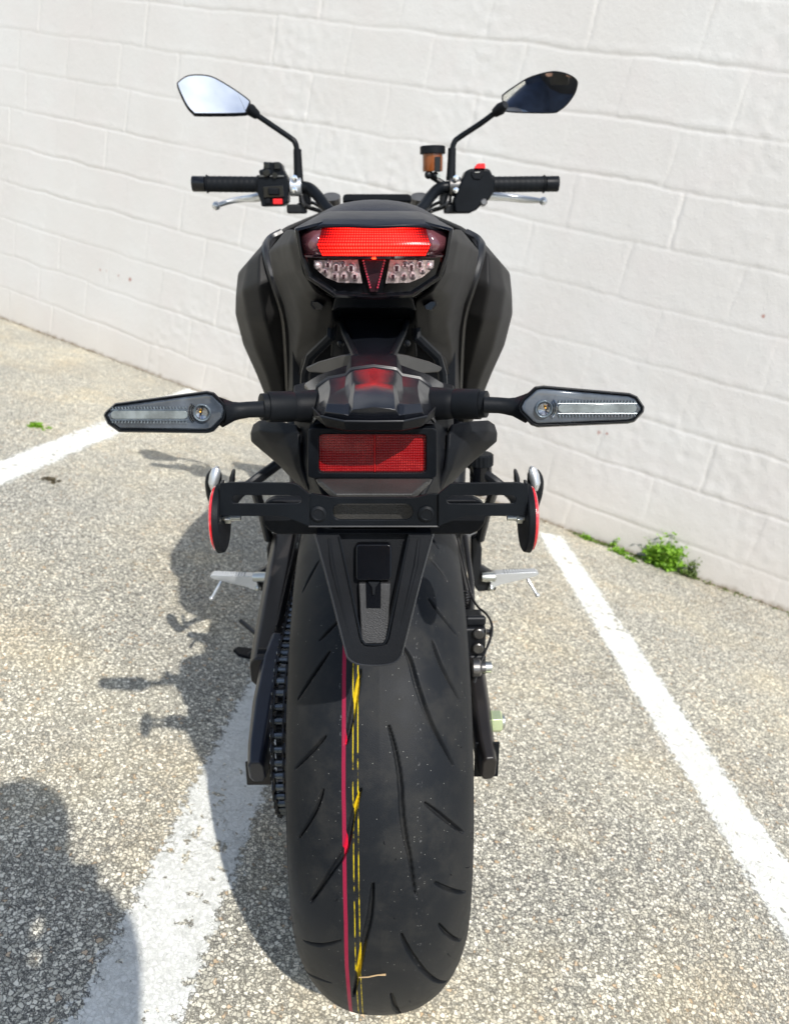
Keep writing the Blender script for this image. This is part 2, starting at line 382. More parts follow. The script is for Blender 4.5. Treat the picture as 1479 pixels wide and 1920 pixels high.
# ---------------------------------------------------------------- block wall
WA = ground(0, 595); WB = ground(1479, 1150); WU = (WB-WA)/np.linalg.norm(WB-WA); WN = np.array([WU[1], -WU[0], 0.0])
def wallp(u, z, o=0.0): return WA + WU*u + WN*o + np.array([0,0,z])
def wall_uz(px, py):
    d = LM @ ray(px, py); t = WN @ (WA-CAMW)/(WN @ d); P = CAMW+d*t; return float((P-WA) @ WU), float(P[2])
def vnoise(U, Z, sc, seed):                 # smooth value noise on a grid
    r = np.random.default_rng(seed); T = r.random((256,256))
    x = U*sc+50; y = Z*sc+50; xi = np.floor(x).astype(int); yi = np.floor(y).astype(int); fx = x-xi; fy = y-yi
    fx = fx*fx*(3-2*fx); fy = fy*fy*(3-2*fy); g = lambda a, b: T[a % 256, b % 256]
    return (g(xi,yi)*(1-fx)+g(xi+1,yi)*fx)*(1-fy)+(g(xi,yi+1)*(1-fx)+g(xi+1,yi+1)*fx)*fy - .5
def wall_mat():
    g = NG('painted_block_wall'); o = g.obj()
    n = g.noise(o, 1.4, 6, .6).outputs['Fac']; n2 = g.noise(o, 5, 4, .6).outputs['Fac']
    c = g.mix(g.step(n, .35, .65), (.545,.528,.502), (.568,.560,.538)); c = g.mix(g.math('MULTIPLY', g.step(n2, .45, .7), .35), c, (.56,.525,.505))
    s = g.n('ShaderNodeSeparateXYZ'); g.put(s.inputs[0], o)
    low = g.math('SUBTRACT', 1.0, g.step(g.math('ADD', s.outputs[2], g.math('MULTIPLY', g.math('SUBTRACT', g.noise(o, 9, 4, .6).outputs['Fac'], .5), .10)), .0, .30))
    c = g.mix(g.math('MULTIPLY', low, .35), c, (.53,.47,.40))
    base = g.math('SUBTRACT', 1.0, g.step(g.math('ADD', s.outputs[2], g.math('MULTIPLY', g.math('SUBTRACT', g.noise(o, 30, 4, .6).outputs['Fac'], .5), .05)), -.004, .022))
    c = g.mix(g.math('MULTIPLY', base, .75), c, (.22,.17,.11))
    gr = g.n('ShaderNodeAttribute', attribute_name='joint').outputs['Fac']
    c = g.mix(g.math('MULTIPLY', gr, g.math('MULTIPLY', g.step(g.noise(o, 11, 4, .7).outputs['Fac'], .52, .68), .30)), c, (.42,.38,.33))
    for (px, py, r) in ((188,506,.010),(200,508,.008),(222,517,.010),(244,524,.014),(1122,811,.011),(1137,813,.009),(1430,593,.010)):
        u, z = wall_uz(px, py); P = wallp(u, z)
        dd = g.n('ShaderNodeVectorMath', operation='DISTANCE'); g.put(dd.inputs[0], o); dd.inputs[1].default_value = tuple(P)
        k = g.math('SUBTRACT', 1.0, g.step(g.math('ADD', dd.outputs['Value'], g.math('MULTIPLY', g.noise(o, 120, 2).outputs['Fac'], .012)), r*.7, r*1.5))
        c = g.mix(g.math('MULTIPLY', k, .8), c, (.30,.10,.07))
    h = g.math('ADD', g.noise(o, 90, 5, .6).outputs['Fac'], g.math('MULTIPLY', g.noise(o, 22, 4, .6).outputs['Fac'], 1.2))
    pim = g.vor(o, 55, 'F1'); h = g.math('ADD', h, g.math('MULTIPLY', g.math('SUBTRACT', 1.0, g.step(pim.outputs['Distance'], .05, .22)), .35))
    g.set(Base_Color=c, Roughness=.55, Specular_IOR_Level=.4, Normal=g.bump(h, .32, .0032)); return g.m
M['wall'] = wall_mat()
def build_wall():
    u = np.concatenate([np.arange(-8.0,-.15,.05), np.arange(-.15,4.45,.0052), np.arange(4.45,9.0,.05)]); z = np.concatenate([np.arange(0,1.95,.0052), np.arange(1.95,2.75,.02)])
    U, Z = np.meshgrid(u, z)
    wob = vnoise(U, Z, 6, 1)*.012 + vnoise(U, Z, 22, 2)*.0045 + vnoise(U, Z, 60, 9)*.002
    PH, BW, SP, SL = .168, .375, .1845, -.016        # course geometry measured on the photograph
    zz = Z - SL*U + wob
    k = np.floor((zz-PH)/SP); f = (zz-PH) - k*SP
    dh = np.minimum(f, SP-f)
    phase = {-1:.07, 0:.325, 1:.10, 2:.345, 3:.175, 4:.01, 5:.13, 6:.055, 7:.205, 8:.04, 9:.2, 10:.05, 11:.2, 12:.0, 13:.2, 14:.0, 15:.2}
    ph = np.zeros_like(U)
    for a, b in phase.items(): ph[k == a] = b
    uu = U - .0*Z + vnoise(U, Z, 9, 3)*.012 + vnoise(U, Z, 30, 4)*.006 + vnoise(U, Z, 60, 10)*.004
    fu = np.mod(uu-ph, BW); dv = np.minimum(fu, BW-fu)
    fadeh = .45+.55*np.clip(.75+vnoise(U, Z, 2.2, 5)*2.2, 0, 1); fadev = .18+.82*np.clip(.55+vnoise(U, Z, 2.8, 6)*2.6, 0, 1)
    j1 = np.exp(-(dh/.0048)**2)*fadeh; j2 = np.exp(-(dv/.0045)**2)*fadev
    J = np.maximum(j1, j2*.8)
    lip = np.exp(-((f-.020)/.010)**2)*fadeh*.0028*(vnoise(U, Z, 26, 7)+.45)   # beads of thick paint along the joints
    lip += np.exp(-((np.abs(dv)-.018)/.008)**2)*fadev*.0022*(vnoise(U, Z, 26, 8)+.35)
    kk = (k*131 + np.floor((uu-ph)/BW)*37) % 97
    blk = (np.sin(kk*12.9898)*.5)*.0025                                        # each block stands slightly in or out
    sm = vnoise(U, Z, 14, 12)*.0035 + vnoise(U, Z, 45, 13)*.0014 + vnoise(U, Z, 3, 14)*.006
    rough = np.exp(-((vnoise(U, Z, 1.3, 15)-.28)/.10)**2)*vnoise(U, Z, 38, 16)*.007
    D = -J*.0027 + lip*.5 + blk*.35*np.clip(1-J*1.2, 0, 1) + sm*.22 + rough*.35
    P = WA[None,None,:] + WU*U[...,None] + WN*D[...,None] + np.array([0,0,1.])*Z[...,None]
    P[0,:,2] = -.03
    ny, nx = U.shape; idx = np.arange(nx*ny).reshape(ny, nx)
    F = np.stack([idx[:-1,:-1], idx[:-1,1:], idx[1:,1:], idx[1:,:-1]], -1).reshape(-1, 4)
    me = bpy.data.meshes.new('block_wall'); V = P.reshape(-1, 3)
    b0 = len(V); a0, a1 = u[0], u[-1]; zt = z[-1]
    back = np.array([wallp(a0,-.03,-.20), wallp(a1,-.03,-.20), wallp(a1,zt,-.20), wallp(a0,zt,-.20)]); V = np.vstack([V, back])
    extra = [(b0+1,b0,b0+3,b0+2)]
    F2 = list(map(tuple, F)) + extra + [tuple(idx[-1,:]) + (b0+2, b0+3), tuple(idx[::-1,0]) + (b0, b0+3)[:1] + (b0+3,), tuple(idx[:,-1]) + (b0+2, b0+1)]
    me.from_pydata(V.tolist(), [], [tuple(map(int, q)) for q in F2]); me.polygons.foreach_set('use_smooth', [True]*len(F) + [False]*4)
    at_ = me.attributes.new('joint', 'FLOAT', 'POINT'); at_.data.foreach_set('value', np.concatenate([J.ravel(), np.zeros(4)]).astype(np.float32))
    me.materials.append(M['wall']); me.update()
    o = bpy.data.objects.new('block_wall', me); COL.objects.link(o)
    tag(o, 'white painted concrete block wall behind the motorcycle', 'wall')
build_wall()

# ---------------------------------------------------------------- motorcycle root
BIKE = empty('motorcycle', (0,0,LIFT)); BIKE.rotation_euler = (0, -LEAN, 0)
tag(BIKE, 'black naked motorcycle leaning on its side stand, seen from behind with its tail light lit', 'motorcycle')

# rear tyre ---------------------------------------------------------
AX = np.array([0.0, 0.0, 0.315])
PRO = spl([(0,.315),(.02,.3136),(.04,.3085),(.058,.2985),(.072,.2855),(.082,.2715),(.0885,.257),(.0905,.245),(.089,.232),(.082,.222),(.074,.2165)], 7)
PRO = np.array([p for p in PRO])
SARC = np.concatenate([[0], np.cumsum(np.hypot(np.diff(PRO[:,0]), np.diff(PRO[:,1])))])
def prof_r(w): return np.interp(np.abs(w), PRO[:64,0][:np.argmax(PRO[:,0])+1], PRO[:np.argmax(PRO[:,0])+1,1])
def tyre_hit(px, py):                        # (lateral arc, angle arc) where a sight line meets the tread
    d = ray(px, py); t = np.arange(.3, 1.6, .0006); P = CAMB + d*t[:,None]
    rr = np.hypot(P[:,1], P[:,2]-AX[2]); m = (rr < prof_r(P[:,0])) & (np.abs(P[:,0]) < .0904)
    if not m.any():
        g = rr - prof_r(P[:,0]) + 8*np.clip(np.abs(P[:,0])-.089, 0, 1); i = int(np.argmin(g))
    else: i = int(np.argmax(m))
    p = P[i]; phi = math.atan2(p[2]-AX[2], -p[1]); w = p[0]
    s = math.copysign(float(np.interp(min(abs(w), .0904), PRO[:np.argmax(PRO[:,0])+1,0], SARC[:np.argmax(PRO[:,0])+1])), w)
    return s, phi*.300
pk = [tyre_hit(645,1300), tyre_hit(648,1700), tyre_hit(650,1800)]
PINK = (float(np.mean([p[0] for p in pk])), .0018)
yk = [tyre_hit(666,1450), tyre_hit(668,1650), tyre_hit(672,1800)]
YEL = (float(np.mean([p[0] for p in yk])), .0022)
M['tyre'] = tyre_mat()
GR = [([(803,1122),(820,1145),(840,1170),(856,1192)],9),([(811,1203),(829,1251),(861,1314)],10),
 ([(756,1214),(769,1238),(784,1290),(810,1358),(850,1436)],10),([(729,1361),(742,1413),(750,1464),(754,1529),(761,1577),(768,1607),(779,1679)],10),
 ([(796,1505),(830,1532),(868,1561)],8),([(814,1654),(840,1667),(872,1672)],7),([(822,1731),(838,1750),(864,1763)],7),
 ([(752,1751),(765,1780),(792,1817),(838,1839)],9),([(733,1862),(740,1887),(752,1908)],10),([(803,1045),(840,1091)],8),([(808,1008),(822,1030)],7),
 ([(611,1380),(584,1409),(553,1442)],8),([(606,1480),(590,1522),(559,1573)],9),([(676,1480),(661,1531),(646,1595),(619,1637),(582,1691)],11),
 ([(699,1657),(693,1719),(679,1780),(662,1868)],12),([(569,1763),(597,1771),(639,1763)],7),([(570,1815),(591,1832),(621,1842)],6),
 ([(655,1904),(687,1899)],9),([(675,1256),(661,1335),(648,1395)],11),([(618,1222),(590,1262),(559,1312)],8),([(598,1052),(568,1110)],8),([(640,1160),(600,1200)],7)]
def build_tyre(name, parent, grooves, width=1.0, fine=True):
    a0, a1 = rad(-78), rad(112)
    if fine: phi = np.concatenate([np.arange(a0, a1, .0027), np.arange(a1, 2*math.pi+a0, .03)])
    else: phi = np.arange(0, 2*math.pi, .035)
    n = 320 if fine else 61
    sm = SARC[-1]; s = np.linspace(-1, 1, n); tread = SARC[np.argmax(PRO[:,0])]
    s = np.sign(s)*np.where(np.abs(s) < .84, np.abs(s)/.84*tread, tread + (np.abs(s)-.84)/.16*(sm-tread))
    w = np.sign(s)*np.interp(np.abs(s), SARC, PRO[:,0]); r = np.interp(np.abs(s), SARC, PRO[:,1])
    PH, S = np.meshgrid(phi, s, indexing='ij'); G = np.zeros_like(PH)
    Tt = PH*.300
    for pts, pw in grooves:
        C = np.array(pts)
        Q = np.array(spl([(*c,) for c in C], 5)) if len(C) > 2 else np.array(spl([C[0], (C[0]+C[1])/2, C[1]], 4))
        hw = pw; L = len(Q)
        for off in (0.0,):
            box = (S > Q[:,0].min()-.01) & (S < Q[:,0].max()+.01) & (Tt > Q[:,1].min()-.01) & (Tt < Q[:,1].max()+.01)
            if not box.any(): continue
            sx, tx = S[box], Tt[box]; best = np.zeros(len(sx))
            for i in range(L-1):
                a, b = Q[i], Q[i+1]; ab = b-a; l2 = ab @ ab + 1e-12
                k = np.clip(((sx-a[0])*ab[0]+(tx-a[1])*ab[1])/l2, 0, 1)
                dd = np.hypot(sx-a[0]-k*ab[0], tx-a[1]-k*ab[1])
                q = (i+k)/(L-1); wd = hw*(.30+.70*np.sin(math.pi*np.clip(q, .0, 1))**.7)
                best = np.maximum(best, np.clip(1.25*(1-dd/wd)*1.6, 0, 1))
            G[box] = np.maximum(G[box], best)
    R = np.interp(np.abs(S), SARC, PRO[:,1]); Wd = np.sign(S)*np.interp(np.abs(S), SARC, PRO[:,0])
    dr = np.gradient(PRO[:,1], SARC); dw = np.gradient(PRO[:,0], SARC)
    nr = np.interp(np.abs(S), SARC, dw); nw = -np.sign(S)*np.interp(np.abs(S), SARC, dr)
    sh = np.exp(-((np.abs(S)-.1155)/.0012)**2)*.0005                     # fine moulded line at the tread shoulder
    dep = -G*.0056 + sh
    R2 = R + nr*dep; W2 = (Wd + nw*dep)*width
    P = np.stack([W2, -R2*np.cos(PH), R2*np.sin(PH)+0*PH], -1)
    ny, nx = PH.shape; idx = np.arange(nx*ny).reshape(ny, nx); nxt = np.roll(idx, -1, axis=0)
    F = np.stack([idx[:,:-1], idx[:,1:], nxt[:,1:], nxt[:,:-1]], -1).reshape(-1, 4)
    V = P.reshape(-1, 3)
    me = bpy.data.meshes.new(name); me.from_pydata((V + AX).tolist() if fine else V.tolist(), [], F.tolist())
    me.polygons.foreach_set('use_smooth', [True]*len(F))
    l = me.uv_layers.new(name='UVMap'); li = np.array([lp.vertex_index for lp in me.loops])
    UV = np.stack([S.ravel(), Tt.ravel()], -1)[li]; l.data.foreach_set('uv', UV.ravel().astype(np.float32))
    a_ = me.attributes.new('groove', 'FLOAT', 'POINT'); a_.data.foreach_set('value', G.ravel().astype(np.float32))
    me.materials.append(M['tyre'] if fine else M['rubber']); me.update()
    import bmesh
    b = bmesh.new(); b.from_mesh(me); bmesh.ops.recalc_face_normals(b, faces=b.faces); b.to_mesh(me); b.free()
    o = bpy.data.objects.new(name, me); COL.objects.link(o); o.parent = parent; return o
def px2m(px, py, w):                          # pixel width -> metres on the tread near that pixel
    d = ray(px, py); t = np.arange(.3, 1.6, .002); P = CAMB + d*t[:,None]; rr = np.hypot(P[:,1], P[:,2]-.315)
    i = int(np.argmin(np.abs(rr-prof_r(P[:,0])))); return w*t[i]/FOC
gro = []
for pts, pw in GR:
    h = [tyre_hit(*p) for p in pts]; gro.append((h, pw*.5*.62/FOC*1.35))
for pts, w in list(gro):                      # same tread pattern further round the wheel, out of sight
    for k in (1, 2):
        if min(p[1] for p in pts) + k*.62 < rad(112)*.3: gro.append(([(p[0], p[1]+k*.62) for p in pts], w))
REAR = MB()
# rim: barrel, five double spokes, hub
def build_wheel_metal(o, width, mat):
    mb = MB(); prof = [(-width, .224),(-width, .212),(-width*.55, .200),(width*.55, .200),(width, .212),(width, .224),(width*.5, .214),(-width*.5, .214)]
    R = [[np.asarray(o)+np.array([a, -r*math.cos(t), r*math.sin(t)]) for t in np.linspace(0, 2*math.pi, 60, endpoint=False)] for a, r in prof]
    mb.rings(R, cap=False, loop=True)
    for k in range(5):
        for dq in (-.09, .09):
            t0 = k*2*math.pi/5; t1 = t0+dq*1.7
            a = np.asarray(o)+np.array([0, -.045*math.cos(t0+dq), .045*math.sin(t0+dq)]); b = np.asarray(o)+np.array([0, -.204*math.cos(t1), .204*math.sin(t1)])
            mb.tube([a, (a+b)/2, b], [.014,.010,.012], 8)
    mb.lathe(np.asarray(o)-np.array([.06,0,0]), (1,0,0), [(0,.03),(.005,.05),(.115,.05),(.12,.03)], 24)
    return mb
wh = build_wheel_metal(AX, .074, 'gloss').build('rear_wheel', 'panel_dark', BIKE, angle=40)
build_tyre('tyre', wh, gro)
for i in range(34):
    s_ = rng.uniform(-.115, .115); t_ = rng.uniform(-.30, .17)
    if i % 3 == 0: s_ = math.copysign(rng.uniform(.10, .124), s_)
    a = abs(s_); w_ = math.copysign(float(np.interp(a, SARC, PRO[:,0])), s_); r_ = float(np.interp(a, SARC, PRO[:,1]))
    ph = t_/.300; e1 = np.array([0,-math.cos(ph),math.sin(ph)])
    nw_ = -float(np.interp(a, SARC, np.gradient(PRO[:,1], SARC))); nr_ = float(np.interp(a, SARC, np.gradient(PRO[:,0], SARC)))
    nv = nrm(np.array([math.copysign(1, s_)*nw_, 0, 0]) + e1*nr_)
    p = AX + np.array([w_,0,0]) + e1*r_; q = p + nv*.0025 + rng.normal(0, 1, 3)*.0016
    MB().tube([p-nv*.001, (p+q)/2+rng.normal(0,1,3)*.0006, q], [.00032,.00028,.00015], 5).build('moulding_hair', 'rubber', wh)

# ---------------------------------------------------------------- helpers measured on the tail
def T(dx, py, Y, s=1): return at(701+s*dx, py, Y)
class half:      # the same patch on the right and on the left, each an object of its own
    def __init__(s, rows): s.m = [MB().grid([[T(dx, py, Y, q) for dx, py, Y in r] for r in rows]) for q in (1, -1)]
    def build(s, *a, **k): return [m.build(*a, **k) for m in s.m]
def full(rows):  # rows run outwards from the centre line (first entry dx = 0)
    return MB().grid([[T(dx, py, Y, -1) for dx, py, Y in r[:0:-1]] + [T(dx, py, Y, 1) for dx, py, Y in r] for r in rows])
def sym(pts): return pts + [(1402-x, y) for x, y in pts[::-1]]
def P2(pts, Y): return [at(x, y, Y) for x, y in pts]
def shrink(pts, k):                     # inset an outline in pixels
    P = np.array(pts, float); n = len(P); out = []
    ar = .5*sum(P[i][0]*P[(i+1)%n][1]-P[(i+1)%n][0]*P[i][1] for i in range(n)); sg = 1 if ar > 0 else -1
    for i in range(n):
        a, b, c = P[i-1], P[i], P[(i+1)%n]; e1 = (b-a)/np.hypot(*(b-a)); e2 = (c-b)/np.hypot(*(c-b))
        n1 = np.array([-e1[1], e1[0]])*sg; n2 = np.array([-e2[1], e2[0]])*sg; m = n1+n2; m /= max(m @ m/2, .35)
        out.append(tuple(b+m*k))
    return out
def rrect(x0, y0, x1, y1, r, n=5):
    o = []
    for cx, cy, a in ((x1-r, y0+r, -90), (x1-r, y1-r, 0), (x0+r, y1-r, 90), (x0+r, y0+r, 180)):
        o += [(cx+r*math.cos(rad(a+90*k/n)), cy+r*math.sin(rad(a+90*k/n))) for k in range(n+1)]
    return o
def resamp(poly, c, n=72):              # outline sampled by direction from an inner point
    out = []
    for k in range(n):
        a = 2*math.pi*k/n; d = np.array([math.cos(a), math.sin(a)]); best = 0
        for i in range(len(poly)):
            p = np.array(poly[i])-c; q = np.array(poly[(i+1) % len(poly)])-c; e = q-p
            det = d[0]*(-e[1])+e[0]*d[1]
            if abs(det) < 1e-9: continue
            t = (p[0]*(-e[1])+e[0]*p[1])/det; s = (d[0]*p[1]-d[1]*p[0])/det
            if t > 0 and -1e-6 <= s <= 1+1e-6: best = max(best, t)
        out.append(tuple(np.array(c)+d*best))
    return out
def plate(outer, hole, Y, thick, n=96):
    xs = [p[0] for p in hole]; ys = [p[1] for p in hole]; c = np.array([(min(xs)+max(xs))/2, (min(ys)+max(ys))/2])
    k = max(1.0, (max(xs)-min(xs))/(max(ys)-min(ys)))
    st = lambda P: [((x-c[0])/k+c[0], y) for x, y in P]; un = lambda P: [((x-c[0])*k+c[0], y) for x, y in P]
    f = Y if callable(Y) else (lambda x, y: Y)
    A = un(resamp(st(outer), c, n)); B = un(resamp(st(hole), c, n))
    return MB().frame([at(x, y, f(x, y)) for x, y in A], [at(x, y, f(x, y)) for x, y in B], (0, thick, 0))

# ---------------------------------------------------------------- tail light
LENS = [(701,427),(797,424),(839,435),(832,477),(819,517),(771,549),(701,554),(631,549),(583,517),(570,477),(563,435),(605,424)]
hs = MB()
front = P2(LENS, -.030); back = P2(shrink(LENS, -9), -.040); far = P2(shrink(LENS, -2), .05)
hs.rings([[p for p in far], [p for p in back], P2(shrink(LENS, -3), -.043), P2(shrink(LENS, 2), -.026)])
TL = hs.build('tail_light', 'gloss', BIKE, bevel=.0008)
def gridpatch(mb, rows, n=10):
    mb.grid(rows); return mb
# lit upper lens
def lens_row(y, d, Y, n=24, cy=0): return [T(d*(2*k/n-1), y+cy*(1-abs(2*k/n-1)), Y-.006*(1-(2*k/n-1)**2)) for k in range(n+1)]
rows = [lens_row(427, 96, -.040, cy=3), lens_row(440, 99, -.046), lens_row(456, 104, -.050), lens_row(459, 106, -.0505), lens_row(468, 101, -.049), lens_row(478, 96, -.044)]
V = []; UVs = []
vv = [1.0, .74, .40, .34, .17, 0.0]
for i, r in enumerate(rows):
    for k, p in enumerate(r): V.append(p); UVs.append((k/24, vv[i]))
me = bpy.data.meshes.new('red_lens'); n = 25
me.from_pydata([tuple(map(float, p)) for p in V], [], [(i*n+k, i*n+k+1, (i+1)*n+k+1, (i+1)*n+k) for i in range(5) for k in range(n-1)])
l = me.uv_layers.new(name='UVMap')
for lp in me.loops: l.data[lp.index].uv = UVs[lp.vertex_index]
me.materials.append(M['lit']); o = bpy.data.objects.new('red_lens', me); COL.objects.link(o); o.parent = TL
m_ = o.modifiers.new('s', 'SOLIDIFY'); m_.thickness = .003; m_.offset = 0
M['side_lens'] = plain('smoky_red_side_lens', (.13,.045,.055), .10, coat=1.0, var=.15)
M['dark_lens'] = plain('dark_tinted_lens', (.030,.012,.016), .06, coat=1.0, var=.2)
M['lamp_cup'] = plain('silvered_lamp_cup', (.72,.60,.60), .14, .6, var=.25, vs_=400, coat=1.0)
for s in (1, -1):
    mb = MB(); mb.grid([[T(97,425.5,-.041,s), T(137,436,-.034,s)], [T(107,458,-.050,s), T(134,458,-.038,s)], [T(98,478,-.044,s), T(130,477,-.036,s)]])
    mb.build('side_lens', 'side_lens', TL, solid=.002)
mb = MB(); mb.prism([T(131,478,-.038,-1), T(0,480,-.0505,-1), T(131,478,-.038,1), T(129,483,-.038,1), T(0,486,-.0505), T(129,483,-.038,-1)], (0,.006,0)); mb.build('lens_lip', 'dark_lens', TL, bevel=.0006)
# clear indicator-like clusters under the red lens
cl = [(288,512,44,50),(372,505,42,55),(440,530,44,60),(492,508,36,42),(560,535,50,56),(428,598,40,44),(500,600,40,46),(590,602,46,46),(350,560,36,34)]
for s in (1, -1):
    mb = MB(); sl = MB()
    mb.prism([T(dx,y,-.034,s) for dx,y in ((22,531),(30,487),(112,488),(112,502),(100,512),(90,520),(66,530))], (0,.008,0))
    for cx, cy, rx, ry in cl:
        x = 701-(530+cx/4.35); y = 380+cy/4.35; c = T(x, y, -.036, s)
        k = .60/FOC
        mb.sphere(c, 1.0, 14, 8, sc=(rx/4.35*k*1.02, .0065, ry/4.35*k*1.02))
        if cy > 500 and cx > 330: sl.box(c+np.array([0,-.0068,0]), (rx/4.35*k*.75, .003, ry/4.35*k*1.0))
    c_ = mb.build('clear_cluster', 'lamp_cup', TL)
    sl.build('cluster_cells', 'dark_lens', c_, bevel=.0004)
mb = MB(); mb.prism([T(22,487,-.036,-1), T(22,487,-.036), T(7,548,-.03), T(7,548,-.03,-1)], (0,.006,0)); vv_ = mb.build('centre_wedge', 'dark_lens', TL, bevel=.0008)
mb = MB()
for s in (1, -1):
    for k in range(11): mb.sphere(T(20-13*k/10, 489+50*k/10, -.0375, s), .0011, 8, 5)
mb.build('wedge_beads', plain('red_beads', (.35,.02,.05), .2, coat=1.0), vv_)
mb = MB(); mb.sphere(T(0, 484.5, -.052), 1.0, 12, 8, sc=(.0024, .002, .0009)); mb.build('lamp_hot_spot', 'hot', TL)

# ---------------------------------------------------------------- seat, tail cover, side panels
def arch(Y, w, zt, zb, n=16, p=2.4):
    return [np.array([w*math.copysign(abs(math.cos(a))**(2/p), math.cos(a)), Y, zb+(zt-zb)*abs(math.sin(a))**(2/p)]) for a in np.linspace(0, math.pi, n+1)]
z15 = at(701, 371, .17)[2]
seat = MB().rings([arch(.02,.075,z15-.038,.86), arch(.06,.091,z15-.012,.85), arch(.11,.103,z15-.004,.84), arch(.17,.112,z15,.83), arch(.25,.115,z15-.012,.82), arch(.30,.112,.885,.80), arch(.40,.105,.845,.77), arch(.52,.085,.835,.76), arch(.60,.07,.845,.76)])
seat.build('seat', 'seat', BIKE, angle=60, subd=1)
cap = full([[(0,395,.05),(40,395,.05),(83,396,.05),(106,404,.055),(150,428,.075)],
            [(0,411,-.040),(50,411,-.040),(94,411,-.035),(118,419,-.020),(150,432,.004)],
            [(0,423,-.052),(50,421,-.052),(97,421,-.046),(139,432,-.032),(149,436,-.022)]])
cap.build('tail_cover', 'panel_dark', BIKE, bevel=.0016, solid=.004)
sp = half([[(168,436,.115),(163,431,.075),(152,430,.02),(147,437,-.022)],
           [(197,471,.125),(179,462,.070),(158,455,.0),(142,458,-.024)],
           [(188,520,.135),(168,512,.065),(147,510,.005),(132,512,-.018)],
           [(168,575,.145),(150,555,.060),(128,545,.012),(110,546,-.008)],
           [(160,620,.175),(138,607,.100),(104,580,.040),(77,566,.018)],
           [(158,665,.215),(146,660,.175),(112,644,.125),(80,634,.090)],
           [(160,738,.275),(154,735,.250),(141,712,.210),(131,668,.160)]])
sp.build('tail_side_panel', 'panel', BIKE, angle=180, subd=3, crease=.74, solid=.004)
for s in (1, -1):
    sl = MB(); o_ = [T(dx, y, .018 if dx < 103 else .024, s) for dx, y in ((92,572),(97,580),(106,581),(116,572),(113,563),(104,564))]
    sl.prism([p+np.array([0,-.009,0]) for p in o_], (0,.02,0)); hb = sl.build('strap_slot', 'gloss', BIKE, bevel=.0012)
    mb = MB(); mb.tube([T(116,564,.002,s), T(117,572,.002,s), T(110,580,.002,s)], .0012, 6); mb.build('slot_rim', 'panel', hb)
# cavity behind, neck of the mudguard
MB().prism(P2(sym([(560,560),(548,640),(548,742)])[::1], .19), (0,.02,0)).build('undertray', 'plastic_soft', BIKE, bevel=.002)
cav = full([[(0,552,-.012),(60,552,-.012),(72,556,-.006)],[(0,572,.0),(66,572,.002),(79,577,.004)],[(0,574,.05),(66,574,.05),(80,580,.05)],[(0,610,.11),(60,612,.11),(80,640,.09)],[(0,668,.12),(60,668,.12),(82,668,.11)]])
cav.build('tail_underside', 'plastic_soft', BIKE, bevel=.0015, solid=.003)
nk = full([[(0,588,.09),(60,586,.09),(64,584,.092)],[(0,606,.07),(55,606,.07),(60,604,.068)],[(0,636,.0),(43,640,.0),(48,638,-.002)],[(0,668,-.14),(31,668,-.14),(37,668,-.142)]])
nk.build('mudguard_neck', 'hood', BIKE, bevel=.0015, solid=.006)
for s in (1, -1):
    mb = MB(); mb.tube([T(64,592,.09,s), T(55,625,.02,s), T(33,670,-.15,s)], .0035, 8); mb.tube([T(78,600,.08,s), T(80,632,.07,s), T(118,668,.09,s), T(128,700,.10,s), T(130,740,.10,s)], .006, 8)
    mb.sphere(T(62,644,.02,s), .004, 8, 6)
    mb.build('neck_rail', 'plastic_soft', BIKE)
    mb = MB(); mb.prism([T(34,662,-.10,s), T(62,667,-.09,s), T(104,679,-.08,s), T(128,690,-.07,s), T(122,698,-.07,s), T(96,700,-.08,s), T(40,700,-.10,s)], (0,.006,0)); mb.build('splash_fin', plain('grey_fin_plastic', (.045,.043,.040), .3), BIKE, bevel=.0015)

# ---------------------------------------------------------------- tank and its side shrouds
tk = MB().rings([arch(.56,.085,.86,.76), arch(.62,.125,.925,.72), arch(.70,.150,.955,.70), arch(.80,.160,.962,.70), arch(.90,.135,.945,.72), arch(.97,.10,.90,.76)])
tk.build('fuel_tank', 'panel', BIKE, angle=60, subd=1)
wr = [[(172,435,.250),(182,437,.235),(194,445,.245),(204,452,.285)],
      [(199,470,.193),(214,476,.186),(236,490,.220),(256,513,.290)],
      [(189,525,.176),(216,535,.168),(246,545,.205),(260,556,.285)],
      [(170,590,.200),(204,600,.186),(238,596,.215),(261,589,.290)],
      [(164,645,.245),(190,650,.236),(222,655,.256),(246,648,.310)],
      [(161,700,.300),(176,702,.290),(200,708,.300),(221,703,.340)],
      [(158,790,.390),(166,792,.375),(176,792,.380),(186,790,.400)]]
for s in (1, -1):
    mb = MB(); R = []
    for r in wr:
        q = [T(dx, y, Y, s) for dx, y, Y in r]; q.append(q[-1]+np.array([-.012*s,.17,.02])); q.append(q[-1]+np.array([-.05*s,.22,.03])); R.append(q)
    mb.grid(R); w_ = mb.build('tank_shroud', 'panel', BIKE, angle=180, subd=3, crease=.80, solid=.006)
    mb = MB(); mb.tube(spl([T(172,436,.235,s), T(196,450,.225,s), T(202,472,.190,s), T(187,530,.172,s), T(170,585,.192,s), T(164,640,.236,s), T(160,735,.325,s)], 5), .0052, 8)
    mb.build('edge_seal', 'hose', w_)

